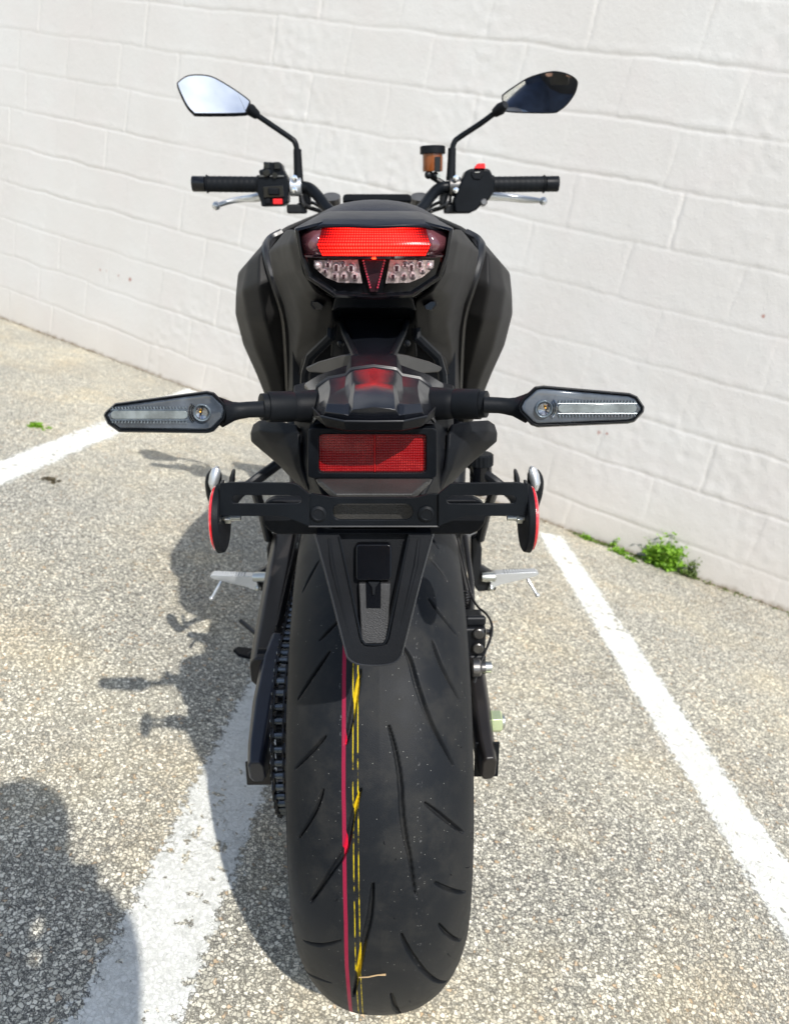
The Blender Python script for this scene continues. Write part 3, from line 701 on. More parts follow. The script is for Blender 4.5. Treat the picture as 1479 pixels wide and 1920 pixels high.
# ---------------------------------------------------------------- plate lamp hood
hood = full([[(0,664,-.150),(37,665,-.150),(43,666,-.150),(50,684,-.155),(72,692,-.160),(104,703,-.165),(130,719,-.170),(133,742,-.175)],
             [(0,685,-.215),(38,690,-.215),(44,692,-.215),(53,702,-.215),(86,708,-.215),(107,723,-.215),(110,744,-.215),(112,762,-.215)]])
hood.build('lamp_hood', 'hood', BIKE, bevel=.0022, bseg=3, solid=.004)
cap2 = full([[(0,688,-.218),(37,693,-.218),(43,695,-.218),(52,704,-.218),(85,710,-.218),(105,725,-.218),(108,745,-.218),(110,762,-.218)],
             [(0,706,-.245),(38,714,-.245),(45,716,-.245),(54,725,-.245),(82,726,-.245),(102,742,-.245),(106,758,-.245),(110,768,-.240)],
             [(0,716,-.262),(36,722,-.262),(44,732,-.262),(56,742,-.270),(84,742,-.262),(103,757,-.255),(109,770,-.250),(112,776,-.245)],
             [(0,738,-.290),(38,744,-.290),(47,756,-.290),(56,758,-.292),(88,757,-.285),(106,768,-.262),(110,778,-.255),(113,782,-.250)],
             [(0,763,-.305),(40,768,-.303),(48,779,-.300),(56,777,-.300),(92,772,-.288),(108,777,-.266),(112,784,-.258),(114,787,-.252)],
             [(0,789,-.300),(42,789,-.298),(50,789,-.297),(58,789,-.297),(95,781,-.285),(110,777,-.266),(114,784,-.258),(116,788,-.252)]])
cp = cap2.build('hood_cap', 'hood', BIKE, bevel=.0026, bseg=3, solid=.003)
lip = full([[(0,789,-.301),(55,789,-.300),(98,780,-.286),(115,762,-.255)],[(0,792,-.306),(56,791,-.305),(99,783,-.290),(116,765,-.258)],
            [(0,807,-.300),(52,807,-.299),(90,799,-.286),(113,781,-.262)],[(0,809,-.270),(50,809,-.270),(86,802,-.265),(108,786,-.25)]])
lip.build('hood_lip', 'plastic', cp, bevel=.0012, solid=.002)
sm_ = [(-112,762),(-110,744),(-107,723),(-86,708),(-53,702),(-44,692),(-38,690),(0,685),(38,690),(44,692),(53,702),(86,708),(107,723),(110,744),(112,762)]
MB().tube([at(701+dx, y-.5, -.2165) for dx, y in sm_], .0007, 6).build('hood_seam_glint', 'edge_glint', cp)  # pale bead painting a highlight along the seam
MB().tube([at(701+dx, y+2.4, -.2175) for dx, y in sm_], .0010, 6).build('hood_gap', 'hose', cp)
le_ = [(-113,782,-.2555),(-98,781,-.2865),(-55,790,-.3015),(0,790.5,-.3025),(55,790,-.3015),(98,781,-.2865),(113,782,-.2555)]
MB().tube([at(701+dx, y-.5, Y-.001) for dx, y, Y in le_], .0007, 6).build('lip_edge_glint', 'edge_glint', cp)  # pale line painting the highlight on the lip
# body carrying the hood, reflector and indicators
bd = full([[(0,690,-.13),(80,700,-.14),(128,716,-.15),(150,722,-.155)],
           [(0,740,-.215),(100,745,-.215),(136,748,-.200),(152,740,-.19)],
           [(0,800,-.235),(112,800,-.235),(138,795,-.215),(150,790,-.19)],
           [(0,850,-.245),(116,850,-.245),(140,850,-.220),(146,850,-.19)],
           [(0,896,-.255),(112,896,-.255),(130,905,-.225),(134,915,-.19)],
           [(0,930,-.262),(95,930,-.262),(122,935,-.235),(126,940,-.19)]])
bd.build('plate_carrier', 'plastic', BIKE, bevel=.0035, bseg=3, solid=.006)
wg = half([[(146,796,-.215),(180,790,-.20),(214,788,-.175),(226,796,-.165)],
           [(142,812,-.225),(170,812,-.215),(214,808,-.190),(231,812,-.170)],
           [(140,840,-.230),(158,838,-.225),(200,828,-.198),(230,828,-.172)],
           [(136,880,-.232),(146,880,-.228),(163,876,-.212),(178,872,-.195)],
           [(120,926,-.235),(124,926,-.23),(130,922,-.22),(136,917,-.21)]])
wg.build('carrier_wing', 'plastic', BIKE, angle=180, subd=3, crease=.82, solid=.005)
rf = plate(rrect(577,803,819,897,6), rrect(598,814,799,887,7), -.2650, .016); 
RFR = rf.build('reflector_frame', 'plastic_soft', BIKE, bevel=.0012)
rp = MB(); pts = P2(rrect(598.5,814.5,798.5,886.5,7), -.2600); rp.prism(pts, (0,.006,0))
p0 = at(701,850,-.26); rp.build('rear_reflector', 'reflex', RFR, uv=lambda c: (c[0], c[2]*.94))
mb = MB(); mb.tube([at(702.5,816,-.2606), at(702.5,885,-.2606)], .0006, 6); mb.build('reflector_rib', 'reflex_rib', RFR)
shf = full([[(0,897,-.268),(100,897,-.268),(110,897,-.262)],[(0,903,-.285),(98,903,-.285),(106,905,-.28)],[(0,926,-.312),(72,926,-.312),(80,934,-.305)],[(0,990,-.306),(76,990,-.306),(84,992,-.302)]])
shf.build('carrier_shelf', plain('grey_grained_plastic', (.040,.039,.037), .5, grain=.9, gs=900), BIKE, bevel=.002, solid=.003)

# ---------------------------------------------------------------- indicators
def indicator(outline, bulb, yc, s, guide, Y=-.262):
    fr = P2(outline, Y); o1 = P2(shrink(outline, -1.5), Y+.005); bk = P2(shrink(outline, 7), Y+.026); ins = P2(shrink(outline, 4.5), Y+.0005)
    mb = MB().rings([bk, o1, P2(shrink(outline, .5), Y-.002), P2(shrink(outline, 3.5), Y-.002), ins])
    H = mb.build('turn_signal', 'plastic_soft', BIKE, bevel=.0008, angle=38)
    M.setdefault('ind_lens', plain('smoky_clear_lens', (.060,.073,.092), .10, coat=1.0, var=.45, vs_=30))
    L = MB().rings([P2(shrink(outline, 4.6), Y-.0012), P2(shrink(outline, 7.5), Y-.0032), P2(shrink(outline, 14), Y-.0036)]).build('lens', 'ind_lens', H, bevel=.0005, angle=20)
    M.setdefault('guide', plain('milky_light_guide', (.17,.195,.20), .08, coat=1.0, var=.35, vs_=60))
    M.setdefault('rib', plain('bright_lens_rib', (.20,.24,.27), .25, .4, var=.3, vs_=300))
    x0, x1 = guide
    g_ = MB().prism(P2(rrect(min(x0,x1), yc-8, max(x0,x1), yc+8, 7.5), Y-.0052), (0,.004,0)).build('light_guide', 'guide', H, bevel=.0006)
    mb = MB(); n = 24
    for sg in (-1, 1):
        for k in range(n):
            x = x0+(x1-x0)*(k+.3)/n; tp = 1-.22*k/n
            a, b = at(x, yc+sg*11, Y-.0048), at(x+1.2*np.sign(x1-x0), yc+sg*(11+5*tp), Y-.0048)
            mb.tube([a, b], .00050, 5)
    mb.build('guide_ribs', 'rib', H)
    mb = MB()
    for sg in (-1, 1): mb.tube([at(x0, yc+sg*9.3, Y-.0054), at(x1, yc+sg*9.3, Y-.0054)], .0003, 6)
    mb.build('guide_edge', 'rib', H)
    c = at(bulb[0], bulb[1], Y-.0036); k = .57/FOC
    M.setdefault('lamp_dark', plain('dark_mirror_cup', (.30,.31,.33), .12, 1.0, var=.4, vs_=260))
    B = MB().lathe(c, (0,-1,0), [(0,17*k),(.002,17.5*k),(.0032,16*k),(.0018,13*k),(.0005,12*k)], 30).build('bulb_ring', 'rib', H)
    MB().lathe(c+np.array([0,-.0012,0]), (0,-1,0), [(0,13*k),(.0014,12*k),(.0004,6*k),(.0002,3*k)], 24).build('bulb_cup', 'lamp_dark', B)
    MB().sphere(c+np.array([.001*s,-.003,.001]), 1.9*k, 10, 6).build('bulb', plain('amber_lamp', (.85,.42,.06), .2), B)
    mb = MB()
    for j in range(3):
        mb.tube([c+np.array([s*(18+4*j)*k*math.cos(a), -.0012, (18+4*j)*k*math.sin(a)]) for a in np.linspace(-.75,.75,9)], .0006, 5)
    mb.build('lens_ripples', 'lamp_dark', H)
    return H
RO = [(971,763),(978,749),(1003,726),(1018,724),(1179,738),(1193,744),(1206,763),(1205,772),(1188,790),(1176,793),(1008,800),(996,796),(974,773)]
LO = [(425,770),(421,786),(400,808),(388,811),(224,809),(203,794),(196,779),(199,773),(217,757),(388,734),(401,737),(422,758)]
ir = indicator(RO, (1018,766), 766, 1, (1046,1193))
il = indicator(LO, (380,773), 778, -1, (352,208))
for s, H, yc in ((1, ir, 759), (-1, il, 767)):
    X = lambda px: 701+s*px
    a = at(701+s*286, yc+6, -.252); a2 = at(701+s*272, yc+5, -.249); b = at(701+s*205, yc, -.245)
    MB().tube([a, a2, at(701+s*262, yc+4, -.248), at(701+s*250, yc+3, -.247), at(701+s*235, yc+1, -.246), b], [.0118,.0092,.0074,.0066,.0063,.0065], 18).build('stalk', 'rubber', H)
    y2 = 757 if s > 0 else 762
    c0 = at(701+s*120, y2, -.222); c1 = at(701+s*212, y2+1, -.238); ax = c1-c0; L = np.linalg.norm(ax); r = .0122
    MB().lathe(c0, ax, [(L*.35,r*.98),(L*.40,r*1.02),(L*.87,r),(L*.875,r*.88),(L*.89,r*.88),(L*.895,r*.90),(L*.99,r*.88),(L*1.0,r*.7)], 34).build('collar', 'rubber', H, angle=25)
    MB().lathe(c0, ax, [(-.01,r*1.15),(L*.20,r*1.05),(L*.34,r*.97),(L*.37,r*.9)], 30).build('collar_mount', 'plastic', BIKE)

# ---------------------------------------------------------------- licence plate bracket
BY = -.322
OUT = [(578,925),(600,927),(622,933),(780,933),(802,927),(824,925),(824,986),(578,986)]
br = plate(OUT, rrect(624,945,774,975,14), BY, .0025)
BR = br.build('plate_bracket', 'steel_black', BIKE, bevel=.0006)
for x in (597, 799):
    b = at(x, 963, BY); MB().lathe(b, (0,-1,0), [(0,.0058),(.0012,.0060),(.0022,.0048),(.0024,.0042),(.0018,.0036)], 24).build('bolt', 'rubber', BR)
for s in (1, -1):
    f = lambda x, y: BY+.001 + .016*min(1, max(0, (abs(x-701)-123)/30))*0 - .004
    Q = lambda pts: [(701+s*dx, y) for dx, y in pts]
    arm = plate(Q([(121,926),(146,906),(279,905),(284,908),(284,968),(150,968),(121,989)]), Q(rrect(136,929,266,945,7.5)), f, .0025)
    A = arm.build('side_arm', 'steel_black', BR, bevel=.0006)
    e = at(701+s*283, 906, BY-.003); e2 = at(701+s*283, 967, BY-.003)
    mb = MB(); mb.prism([e, e+np.array([s*.001,.012,-.001]), e2+np.array([s*.001,.012,0]), e2], (s*.0022,0,0)); mb.build('arm_flange', 'steel_black', A, bevel=.0004)
    c = at(701+s*276, 972, BY+.012); rr_ = 64*.585/FOC
    c[0] += s*.001
    D = MB().lathe(c, (s,0,0), [(0,rr_*.94),(.0008,rr_*.99),(.0045,rr_*1.02),(.005,rr_*1.0)], 44).build('side_reflector', 'plastic', A, angle=25)
    MB().lathe(c+np.array([s*.005,0,0]), (s,0,0), [(0,rr_*.95),(.0018,rr_*.95),(.0028,rr_*.88)], 44).build('reflector_lens', 'rim_red', D, angle=25)
    q = at(701+s*262, 971, BY+.006); MB().lathe(q, (-s,0,0), [(-.012,.0022),(.005,.0022)], 12).hexa(q+np.array([s*.006,0,0]), (-s,0,0), .0042, .004).build('bolt', 'zinc', D)
bp = MB(); o_ = sym([(520,1004),(503,997),(493,983),(489,966),(494,946),(510,936)]); bp.prism(P2(o_, -.300), (0,.012,0))
bp.build('bracket_base', 'plastic', BIKE, bevel=.003, bseg=3)

# ---------------------------------------------------------------- lower mudguard
def FY(x, y): return -.312 - (y-1000)/248*.030
FO = [(589,1000),(701,1000),(813,1000),(758,1212),(752,1232),(741,1243),(724,1248),(701,1249),(680,1248),(664,1244),(652,1234),(645,1215)]
FI = [(634,1002),(701,1002),(768,1002),(730,1198),(724,1210),(701,1213),(680,1212),(674,1200)]
fr_ = plate(FO, FI, FY, .012, 80).build('mudguard', 'plastic', BIKE, bevel=.003, bseg=3)
mb = MB(); mb.prism([at(x, y, FY(x, y)+.007) for x, y in shrink(FI, -3)], (0,.004,0)); mb.build('mudguard_recess', 'plastic', fr_)
mb = MB(); mb.prism([at(x, y, FY(x, y)+.0015) for x, y in ((672,1094),(733,1094),(727,1200),(720,1208),(683,1208),(677,1200))], (0,.007,0)); pd = mb.build('mudguard_pad', plain('mid_grey_grained_plastic', (.022,.022,.023), .5, grain=1.0, gs=1100), fr_, bevel=.0012)
mb = MB(); mb.prism([at(x, y, FY(x, y)+.0005) for x, y in rrect(667,1021,734,1089,7)], (0,.007,0)); mb.build('lamp_cover', 'gloss', fr_, bevel=.001)
mb = MB(); mb.prism([at(x, y, FY(x, y)+.0008) for x, y in ((686,1094),(714,1094),(714,1140),(687,1140))], (0,.004,0))
ar = mb.build('clip_hole', 'gloss', pd); mb = MB(); mb.prism([at(x, y, FY(x, y)-.0008) for x, y in ((690,1092),(712,1092),(704,1102),(703,1116),(698,1116),(697,1102))], (0,.002,0)); mb.build('clip', 'plastic', ar, bevel=.0005)

for pth in ([(590,1001),(612,1080),(646,1214),(653,1234),(665,1243),(681,1247),(701,1248),(723,1247),(740,1242),(751,1231),(757,1212),(790,1080),(812,1001)],):
    MB().tube(spl([at(x, y, FY(x, y)-.0002) for x, y in pth], 4), .0008, 6).build('mudguard_edge_glint', 'edge_glint', fr_)  # raised pale bead, its tone standing in for the bevel highlight
MB().tube([at(x, y, FY(x, y)-.0006) for x, y in ((636,1006),(678,1199),(684,1208),(701,1209),(719,1208),(726,1198),(766,1006))], .0009, 6).build('recess_edge', 'plastic_soft', fr_)
for s in (1, -1):
    MB().tube([at(701+s*84, 1010, FY(0,1010)+.001), at(701+s*78, 1060, FY(0,1060)+.001), at(701+s*45, 1196, FY(0,1196)+.001)], [.0016,.0022,.0012], 8).build('mudguard_rib', 'plastic', fr_)
MB().tube([at(x, 987, BY-.0004) for x in (579, 701, 823)], .0007, 6).build('bracket_edge_glint', 'edge_glint', BR)  # painted highlight along the lower edge of the bracket
# ---------------------------------------------------------------- swingarm, chain, axle, brake
def beam(pts, hw, hh):                  # rounded rectangular bar along a path: half width in x, half height
    R = []
    P = [np.asarray(p, float) for p in pts]; n = len(P)
    for i, p in enumerate(P):
        t = nrm(P[min(i+1,n-1)]-P[max(i-1,0)]); x = np.array([1.,0,0]); x = nrm(x-t*(x@t)); z = np.cross(x, t)
        a, b = hw[i], hh[i]
        R.append([p + x*a*cx + z*b*cz for cx, cz in ((-.6,-1),(.6,-1),(1,-.6),(1,.6),(.6,1),(-.6,1),(-1,.6),(-1,-.6))])
    return MB().rings(R)
la = [at(541,1012,.40), at(528,1085,.30), at(514,1160,.20), at(503,1225,.12), at(497,1262,.075)]
SW = beam([p for p in la], [.024,.024,.022,.021,.020], [.030,.029,.028,.027,.024]).build('swingarm', 'arm', BIKE, bevel=.004, bseg=3, angle=50)
lx = at(490, 1360, -.02)
ay = .315
beam([np.array([lx[0]+.010,.125,ay+.050]), np.array([lx[0]+.004,.085,ay+.034]), np.array([lx[0],.02,ay+.006]), np.array([lx[0],-.045,ay-.010]), np.array([lx[0],-.072,ay-.018])], [.013,.016,.016,.013,.010], [.020,.024,.027,.024,.019]).build('axle_block', plain('navy_black_paint', (.010,.014,.026), .35), SW, bevel=.003)
MB().lathe((lx[0]-.018,.09,ay+.045), (1,0,0), [(0,.010),(.001,.013),(.03,.013),(.031,.010)], 20).build('slider_bobbin', 'plastic_soft', SW)
MB().box((lx[0]-.002,-.050,ay-.0355), (.030,.003,.034)).build('adjuster_plate', 'arm', SW, bevel=.001)
# right side
rx = at(903, 1345, -.01)[0]
ra = beam([(.105,.42,.415), (.118,.30,.390), (.124,.16,.360), (rx,.08,.340), (rx,0,ay), (rx,-.045,ay-.012), (rx+.002,-.072,ay-.018)], [.022,.020,.018,.0125,.0125,.011,.009], [.028,.028,.027,.026,.027,.024,.019])
ra.build('swingarm_right_leg', 'arm', SW, bevel=.003)
MB().box((rx+.002,-.050,ay-.020), (.030,.003,.050)).build('adjuster_plate', 'steel_black', SW, bevel=.001)
MB().lathe((rx+.012,0,ay), (1,0,0), [(0,.0155),(.0015,.0155)], 24).hexa((rx+.0135,0,ay), (1,0,0), .0145, .0135, .3).build('axle_nut', 'nut', SW, bevel=.0008)
MB().lathe((rx+.024,0,ay), (1,0,0), [(0,.009),(.006,.009),(.007,.0078)], 20).build('axle_end', 'zinc', SW)
# caliper and brake disc
DI = plate([(0,0)],[(0,0)],0,0) if False else None
def ringdisc(x, r0, r1, th, n=60):
    R = []
    for a, r in ((0,r0),(0,r1),(th,r1),(th,r0)):
        R.append([np.array([x+a, -r*math.cos(t), ay+r*math.sin(t)]) for t in np.linspace(0, 2*math.pi, n, endpoint=False)])
    return MB().rings(R, cap=False, loop=True)
ringdisc(.086,.075,.110,.0045).build('brake_disc', 'bare', wh, angle=30)
cal = MB(); cc = at(885, 1185, .105)
cal.box(cc+np.array([.0,.0,0]), (.030,.060,.042)).box(cc+np.array([.004,-.012,-.034]), (.024,.040,.030)).box(cc+np.array([.001,-.02,.028]), (.028,.010,.014))
CA = cal.build('brake_caliper', 'engine', BIKE, bevel=.004, bseg=3)
mb = MB()
for dz in (.016, -.006, -.034): mb.lathe(cc+np.array([.004,-.032 if dz > -.02 else -.034,dz]), (0,-1,0), [(0,.0075),(.004,.0075),(.005,.006)], 16)
mb.build('caliper_piston_cover', 'bare', CA)
MB().lathe(cc+np.array([.016,-.022,.012]), (1,-.2,0), [(0,.004),(.006,.004)], 10).hexa(cc+np.array([.020,-.023,.012]), (1,-.2,0), .006, .005).build('bleed_bolt', 'bare', CA, bevel=.0005)
p1 = at(905, 1251, .02); MB().lathe(at(886,1252,.02), (1,0,0), [(0,.012),(.008,.012),(.011,.008),(.016,.008)], 20).build('pin_boss', 'bare', CA)
MB().lathe(p1, (1,0,0), [(-.004,.0055),(.0005,.0055),(.0006,.0072),(.0105,.0072),(.011,.006),(.0108,.0035),(.007,.0032)], 24).build('caliper_pin', 'zinc', CA, angle=25)
hs_ = [at(858,1010,.30), at(866,1045,.24), at(875,1085,.18), at(884,1118,.14), at(896,1138,.12), at(912,1152,.10), at(922,1172,.08), at(919,1197,.07), at(908,1225,.05), at(897,1250,.03), at(889,1280,.02)]
MB().tube(spl(hs_, 6), .0017, 8).build('sensor_wire', 'hose', BIKE)
MB().tube(spl([at(872,1005,.30), at(878,1050,.26), at(884,1100,.20), at(884,1140,.15), at(882,1160,.12)], 6), .0042, 10).build('brake_hose', 'hose', BIKE)
mb = MB()
for k in range(8): mb.lathe(at(873+k*.4,1108+k*5,.17), at(874,1118,.168)-at(873,1108,.17), [(0,.0062),(.0012,.0064),(.0024,.0055)], 14)
mb.build('hose_sleeve', 'hose', BIKE)

# chain: links round the rear sprocket and two runs to the front one
CX = at(524, 1400, -.09)[0]; RS = .104
SPK = MB().rings([[np.array([CX+a, -r*math.cos(t), ay+r*math.sin(t)]) for t in np.linspace(0, 2*math.pi, 90, endpoint=False) for r in [rr0*(1+.035*math.cos(45*t)) if rr0 > .09 else rr0]] for a, rr0 in ((-.003,.05),(-.003,RS-.002),(.003,RS-.002),(.003,.05))], cap=False, loop=True)
SPK.build('sprocket', 'bare', BIKE, angle=30)
F0 = np.array([0.545, .395]); RF = .036; C0 = np.array([0.0, ay])
def chain_path():
    d = F0-C0; L = np.linalg.norm(d); th = math.atan2(d[1], d[0]); al = math.asin((RS-RF)/L)
    pts = []; pit = .0158
    a0 = th+math.pi/2-al; a1 = th+1.5*math.pi+al              # round the back of the big sprocket
    top = lambda q, c, r: c + r*np.array([math.cos(q), math.sin(q)])
    seg = [('arc', C0, RS, a0, a1), ('line', top(a1, C0, RS), top(a1, F0, RF)), ('arc', F0, RF, a1-2*math.pi, a0), ('line', top(a0, F0, RF), top(a0, C0, RS))]
    out = []
    for q in seg:
        if q[0] == 'arc':
            n = max(2, int(abs(q[4]-q[3])*q[2]/.002)); out += [top(q[3]+(q[4]-q[3])*k/n, q[1], q[2]) for k in range(n)]
        else:
            n = int(np.linalg.norm(q[2]-q[1])/.002); out += [q[1]+(q[2]-q[1])*k/n for k in range(n)]
    out.append(out[0]); A = np.array(out); s = np.concatenate([[0], np.cumsum(np.linalg.norm(np.diff(A, axis=0), axis=1))])
    n = int(round(s[-1]/pit/2))*2; q = np.linspace(0, s[-1], n, endpoint=False)
    return np.stack([np.interp(q, s, A[:,0]), np.interp(q, s, A[:,1])], -1)
CH = chain_path(); pl = MB(); ro = MB(); pi_ = MB(); n = len(CH)
for i in range(n):
    a = np.array([CX, *CH[i]]); b = np.array([CX, *CH[(i+1) % n]]); d = nrm(b-a); u = np.cross(d, [1,0,0]); m = (a+b)/2; Lh = np.linalg.norm(b-a)/2
    off = .0078 if i % 2 else .0056
    for s in (1, -1):
        R = []
        for x in (-.0009, .0009):
            R.append([m+np.array([s*off+x,0,0])+d*p*(Lh+.0062)+u*q*.0075 for p, q in ((-1,-.35),(-.72,-1),(-.45,-1),(0,-.72),(.45,-1),(.72,-1),(1,-.35),(1,.35),(.72,1),(.45,1),(0,.72),(-.45,1),(-.72,1),(-1,.35))])
        pl.rings(R)
    ro.lathe(a+np.array([-.0048,0,0]), (1,0,0), [(0,.0048),(.0096,.0048)], 12)
    pi_.lathe(a+np.array([-.0098,0,0]), (1,0,0), [(0,.0018),(.0196,.0018)], 8)
CHN = pl.build('chain', plain('dark_chain_plate', (.022,.024,.028), .32, .6, var=.3), BIKE, angle=30, fix=False)
ro.build('chain_rollers', plain('oily_roller', (.10,.115,.13), .22, .85, var=.3), CHN, angle=30); pi_.build('chain_pins', 'zinc', CHN, angle=30)
cg = MB(); cg.prism([np.array([CX-.014, y, z]) for y, z in ((.47,.475),(.30,.452),(.10,.444),(.03,.440),(.03,.432),(.10,.420),(.47,.44))], (.003,0,0)); cg.build('chain_guard', 'plastic', BIKE, bevel=.001)

# ---------------------------------------------------------------- foot pegs, side stand, passenger pegs
for s in (1, -1):
    yb = 1090 if s > 0 else 1092
    px_ = lambda x: x if s > 0 else 1404-x
    Y = .40
    mb = MB(); mb.prism([at(px_(x), y, Y) for x, y in ((884,1010),(898,1004),(904,1030),(902,1062),(918,1072),(928,1078),(930,1108),(896,1110),(884,1092))], (0,.018,0))
    H = mb.build('footpeg_hanger', 'engine', BIKE, bevel=.003)
    pg = MB(); top = [(924,1079),(932,1076),(1005,1073),(1010,1076),(1004,1081),(940,1096),(926,1102),(918,1099)]
    pg.prism([at(px_(x), y+(0 if s > 0 else 5), Y-.012) for x, y in top], (0,.018,0))
    for k in range(12):
        x = 945+k*5.2
        for dy in (0, .010): pg.prism([at(px_(x), 1076.5+(0 if s > 0 else 5), Y-.012)+np.array([0,dy,0]), at(px_(x+1.6), 1072+(0 if s > 0 else 5), Y-.012)+np.array([0,dy,0]), at(px_(x+3.2), 1076.2+(0 if s > 0 else 5), Y-.012)+np.array([0,dy,0])], (0,.006,0))
    P_ = pg.build('footpeg', 'alloy', H, bevel=.0007)
    MB().lathe(at(px_(916),1082,Y-.006), (1,0,0), [(-.012,.008),(-.002,.009),(.010,.009),(.012,.007)], 16).build('peg_pivot', 'zinc', H)
    MB().sphere(at(px_(920),1103,Y-.012), .0055, 12, 8).build('pivot_nut', 'zinc', H)
    MB().tube([at(px_(988),1085+(0 if s > 0 else 5),Y), at(px_(996),1098+(0 if s > 0 else 5),Y-.006), at(px_(1007),1117+(0 if s > 0 else 6),Y-.012)], [.0032,.0028,.0026], 10).sphere(at(px_(1007),1116+(0 if s > 0 else 6),Y-.013), .0042, 10, 6).build('peg_feeler', 'alloy', P_)
    # folded passenger peg above, on its stay
    Yp = .24
    MB().tube(spl([at(px_(842),840,.30), at(px_(880),868,.27), at(px_(930),905,Yp), at(px_(962),932,Yp), at(px_(968),950,Yp)], 5), .0085, 10, sx=.75).tube([at(px_(930),905,Yp), at(px_(912),960,.36), at(px_(900),1010,.40)], .008, 10).build('passenger_stay', 'engine', BIKE)
    b_ = MB().tube(spl([at(px_(988),968,Yp), at(px_(1000),930,Yp), at(px_(1003),900,Yp-.004), at(px_(997),882,Yp-.006)], 5), [.012]*5+[.0125]*5+[.0120,.0115,.0105,.0095,.008,.0055], 14, sx=.72).build('passenger_footpeg', 'rubber', BIKE)
    MB().tube([at(px_(1004),918,Yp-.016), at(px_(1004),906,Yp-.019), at(px_(1001),892,Yp-.018), at(px_(998),881,Yp-.014), at(px_(996),876,Yp-.010)], [.0040,.0080,.0088,.0075,.0035], 16, sx=.85).build('peg_tip', 'alloy', b_)
    MB().tube(spl([at(px_(968),950,Yp), at(px_(969),905,Yp), at(px_(965),880,Yp)], 4), [.008]*3+[.0075]*3+[.006,.005,.003], 10, sx=.6).build('peg_heel_guard', 'engine', b_)
# side stand standing on the asphalt
g0 = to_bike(ground(470, 1230, .006)); gl = to_bike(ground(440, 1226, .004))
ST = MB().tube([np.array([-.115,.44,.26]), g0+np.array([.012,-.004,.010]), g0], [.012,.010,.009], 12).build('side_stand', 'engine', BIKE)
ft = [to_bike(ground(x, y, .0)) for x, y in ((437,1222),(446,1217),(476,1221),(494,1208),(500,1212),(486,1234),(470,1237),(448,1232))]
up = LM.T @ np.array([0,0,.007]); MB().prism(ft, up).build('stand_foot', 'plastic', ST, bevel=.0015)
MB().tube([to_bike(ground(452,1164,.045)), to_bike(ground(494,1199,.045)), to_bike(ground(520,1215,.06))], .0055, 10).build('stand_tang', 'hose', ST)
# remote brake reservoir
Yr = .26; r0 = at(901, 925, Yr); r1 = at(901, 852, Yr)
RV = MB().lathe(r0, r1-r0, [(0,.014),(.004,.0165),(.045,.0165)], 24).build('rear_brake_reservoir', 'gloss', BIKE)
mb = MB(); R = []
for a, q in ((.044,.0172),(.045,.0182),(.060,.0182),(.062,.016)):
    R.append([r0+nrm(r1-r0)*a + q*(1+.03*math.cos(18*t))*np.array([math.cos(t), math.sin(t), 0]) for t in np.linspace(0, 2*math.pi, 72, endpoint=False)])
mb.rings(R).build('reservoir_cap', 'rubber', RV)

# ---------------------------------------------------------------- handlebar and controls
YB = .87
HB = MB().tube(spl([at(372,345,YB), at(480,346,YB), at(556,350,YB), at(580,353,YB-.005), at(598,370,YB-.03), at(620,396,YB-.06), at(660,412,YB-.08), at(745,412,YB-.08), at(785,396,YB-.06), at(806,370,YB-.03), at(824,353,YB-.005), at(850,350,YB), at(925,346,YB), at(1040,345,YB)], 5), .0112, 14).build('handlebar', 'steel_black', BIKE)
for s in (1, -1):
    q = lambda x: x if s > 0 else 1408-x
    a, b = at(q(925), 346, YB), at(q(1021), 345, YB); ax = b-a; L = np.linalg.norm(ax)
    prof = [(-.006,.0175),(-.001,.0180),(0,.0158)] + [(L*t, .0152+.00022*math.cos(t*60)) for t in np.linspace(.02,.96,40)] + [(L*.97,.0175),(L*.99,.0175),(L,.0150)]
    G = MB().lathe(a, ax, prof, 26).build('grip', 'rubber', HB, angle=40)
    MB().lathe(b, ax, [(.001,.0135),(.002,.0150),(.026,.0152),(.0275,.0145),(.028,.011),(.0275,.006)], 28).build('bar_end', 'gloss' if s < 0 else 'plastic_soft', HB, angle=30)
# levers
def lever(pts, s):
    P = [at(x, y, Y) for x, y, Y, r in pts]; r = [p[3] for p in pts]
    PP = spl(P, 5); rr = list(np.interp(np.linspace(0, len(r)-1, len(PP)), range(len(r)), r))
    MB().tube(PP, rr, 14).sphere(P[-1], .0088, 16, 10).build('clutch_lever' if s < 0 else 'brake_lever', 'alloy', HB)
lever([(500,366,.90,.010),(478,371,.91,.0088),(455,373,.93,.0066),(430,378,.93,.0058),(406,386,.92,.0045)], -1)
lever([(905,366,.90,.0105),(930,368,.91,.0095),(953,370,.92,.0084),(985,374,.92,.0078),(1018,377,.91,.0045)], 1)
# switch housings
lp = [(482,334),(489,331),(485,322),(487,318),(494,317),(494,303),(527,305),(531,318),(538,330),(541,345),(540,378),(530,386),(490,387),(489,378),(482,360)]
LS = MB().prism(P2(lp, YB-.022), (0,.046,0)).build('left_switch_housing', 'plastic_soft', HB, bevel=.004, bseg=3)
mb = MB(); mb.box(at(501,311,YB-.024), (.013,.010,.012)).box(at(520,311,YB-.024), (.013,.008,.014)); mb.build('mode_buttons', 'gloss', LS, bevel=.002)
mb = MB(); mb.lathe(at(501,324,YB-.022), (0,-1,0), [(0,.009),(.006,.0085),(.008,.006)], 18).lathe(at(516,329,YB-.022), (0,-1,0), [(0,.006),(.006,.0055)], 14); mb.build('dial', 'gloss', LS)
MB().box(at(509,330,YB-.024), (.050,.004,.003)).build('housing_seam', 'alloy' if False else 'bare', LS)
MB().prism(P2([(493,348),(532,346),(534,370),(494,372)], YB-.026), (0,.006,0)).build('switch_panel', 'gloss', LS, bevel=.002)
MB().box(at(513,359,YB-.030), (.022,.010,.014)).build('indicator_switch', 'plastic', LS, bevel=.003)
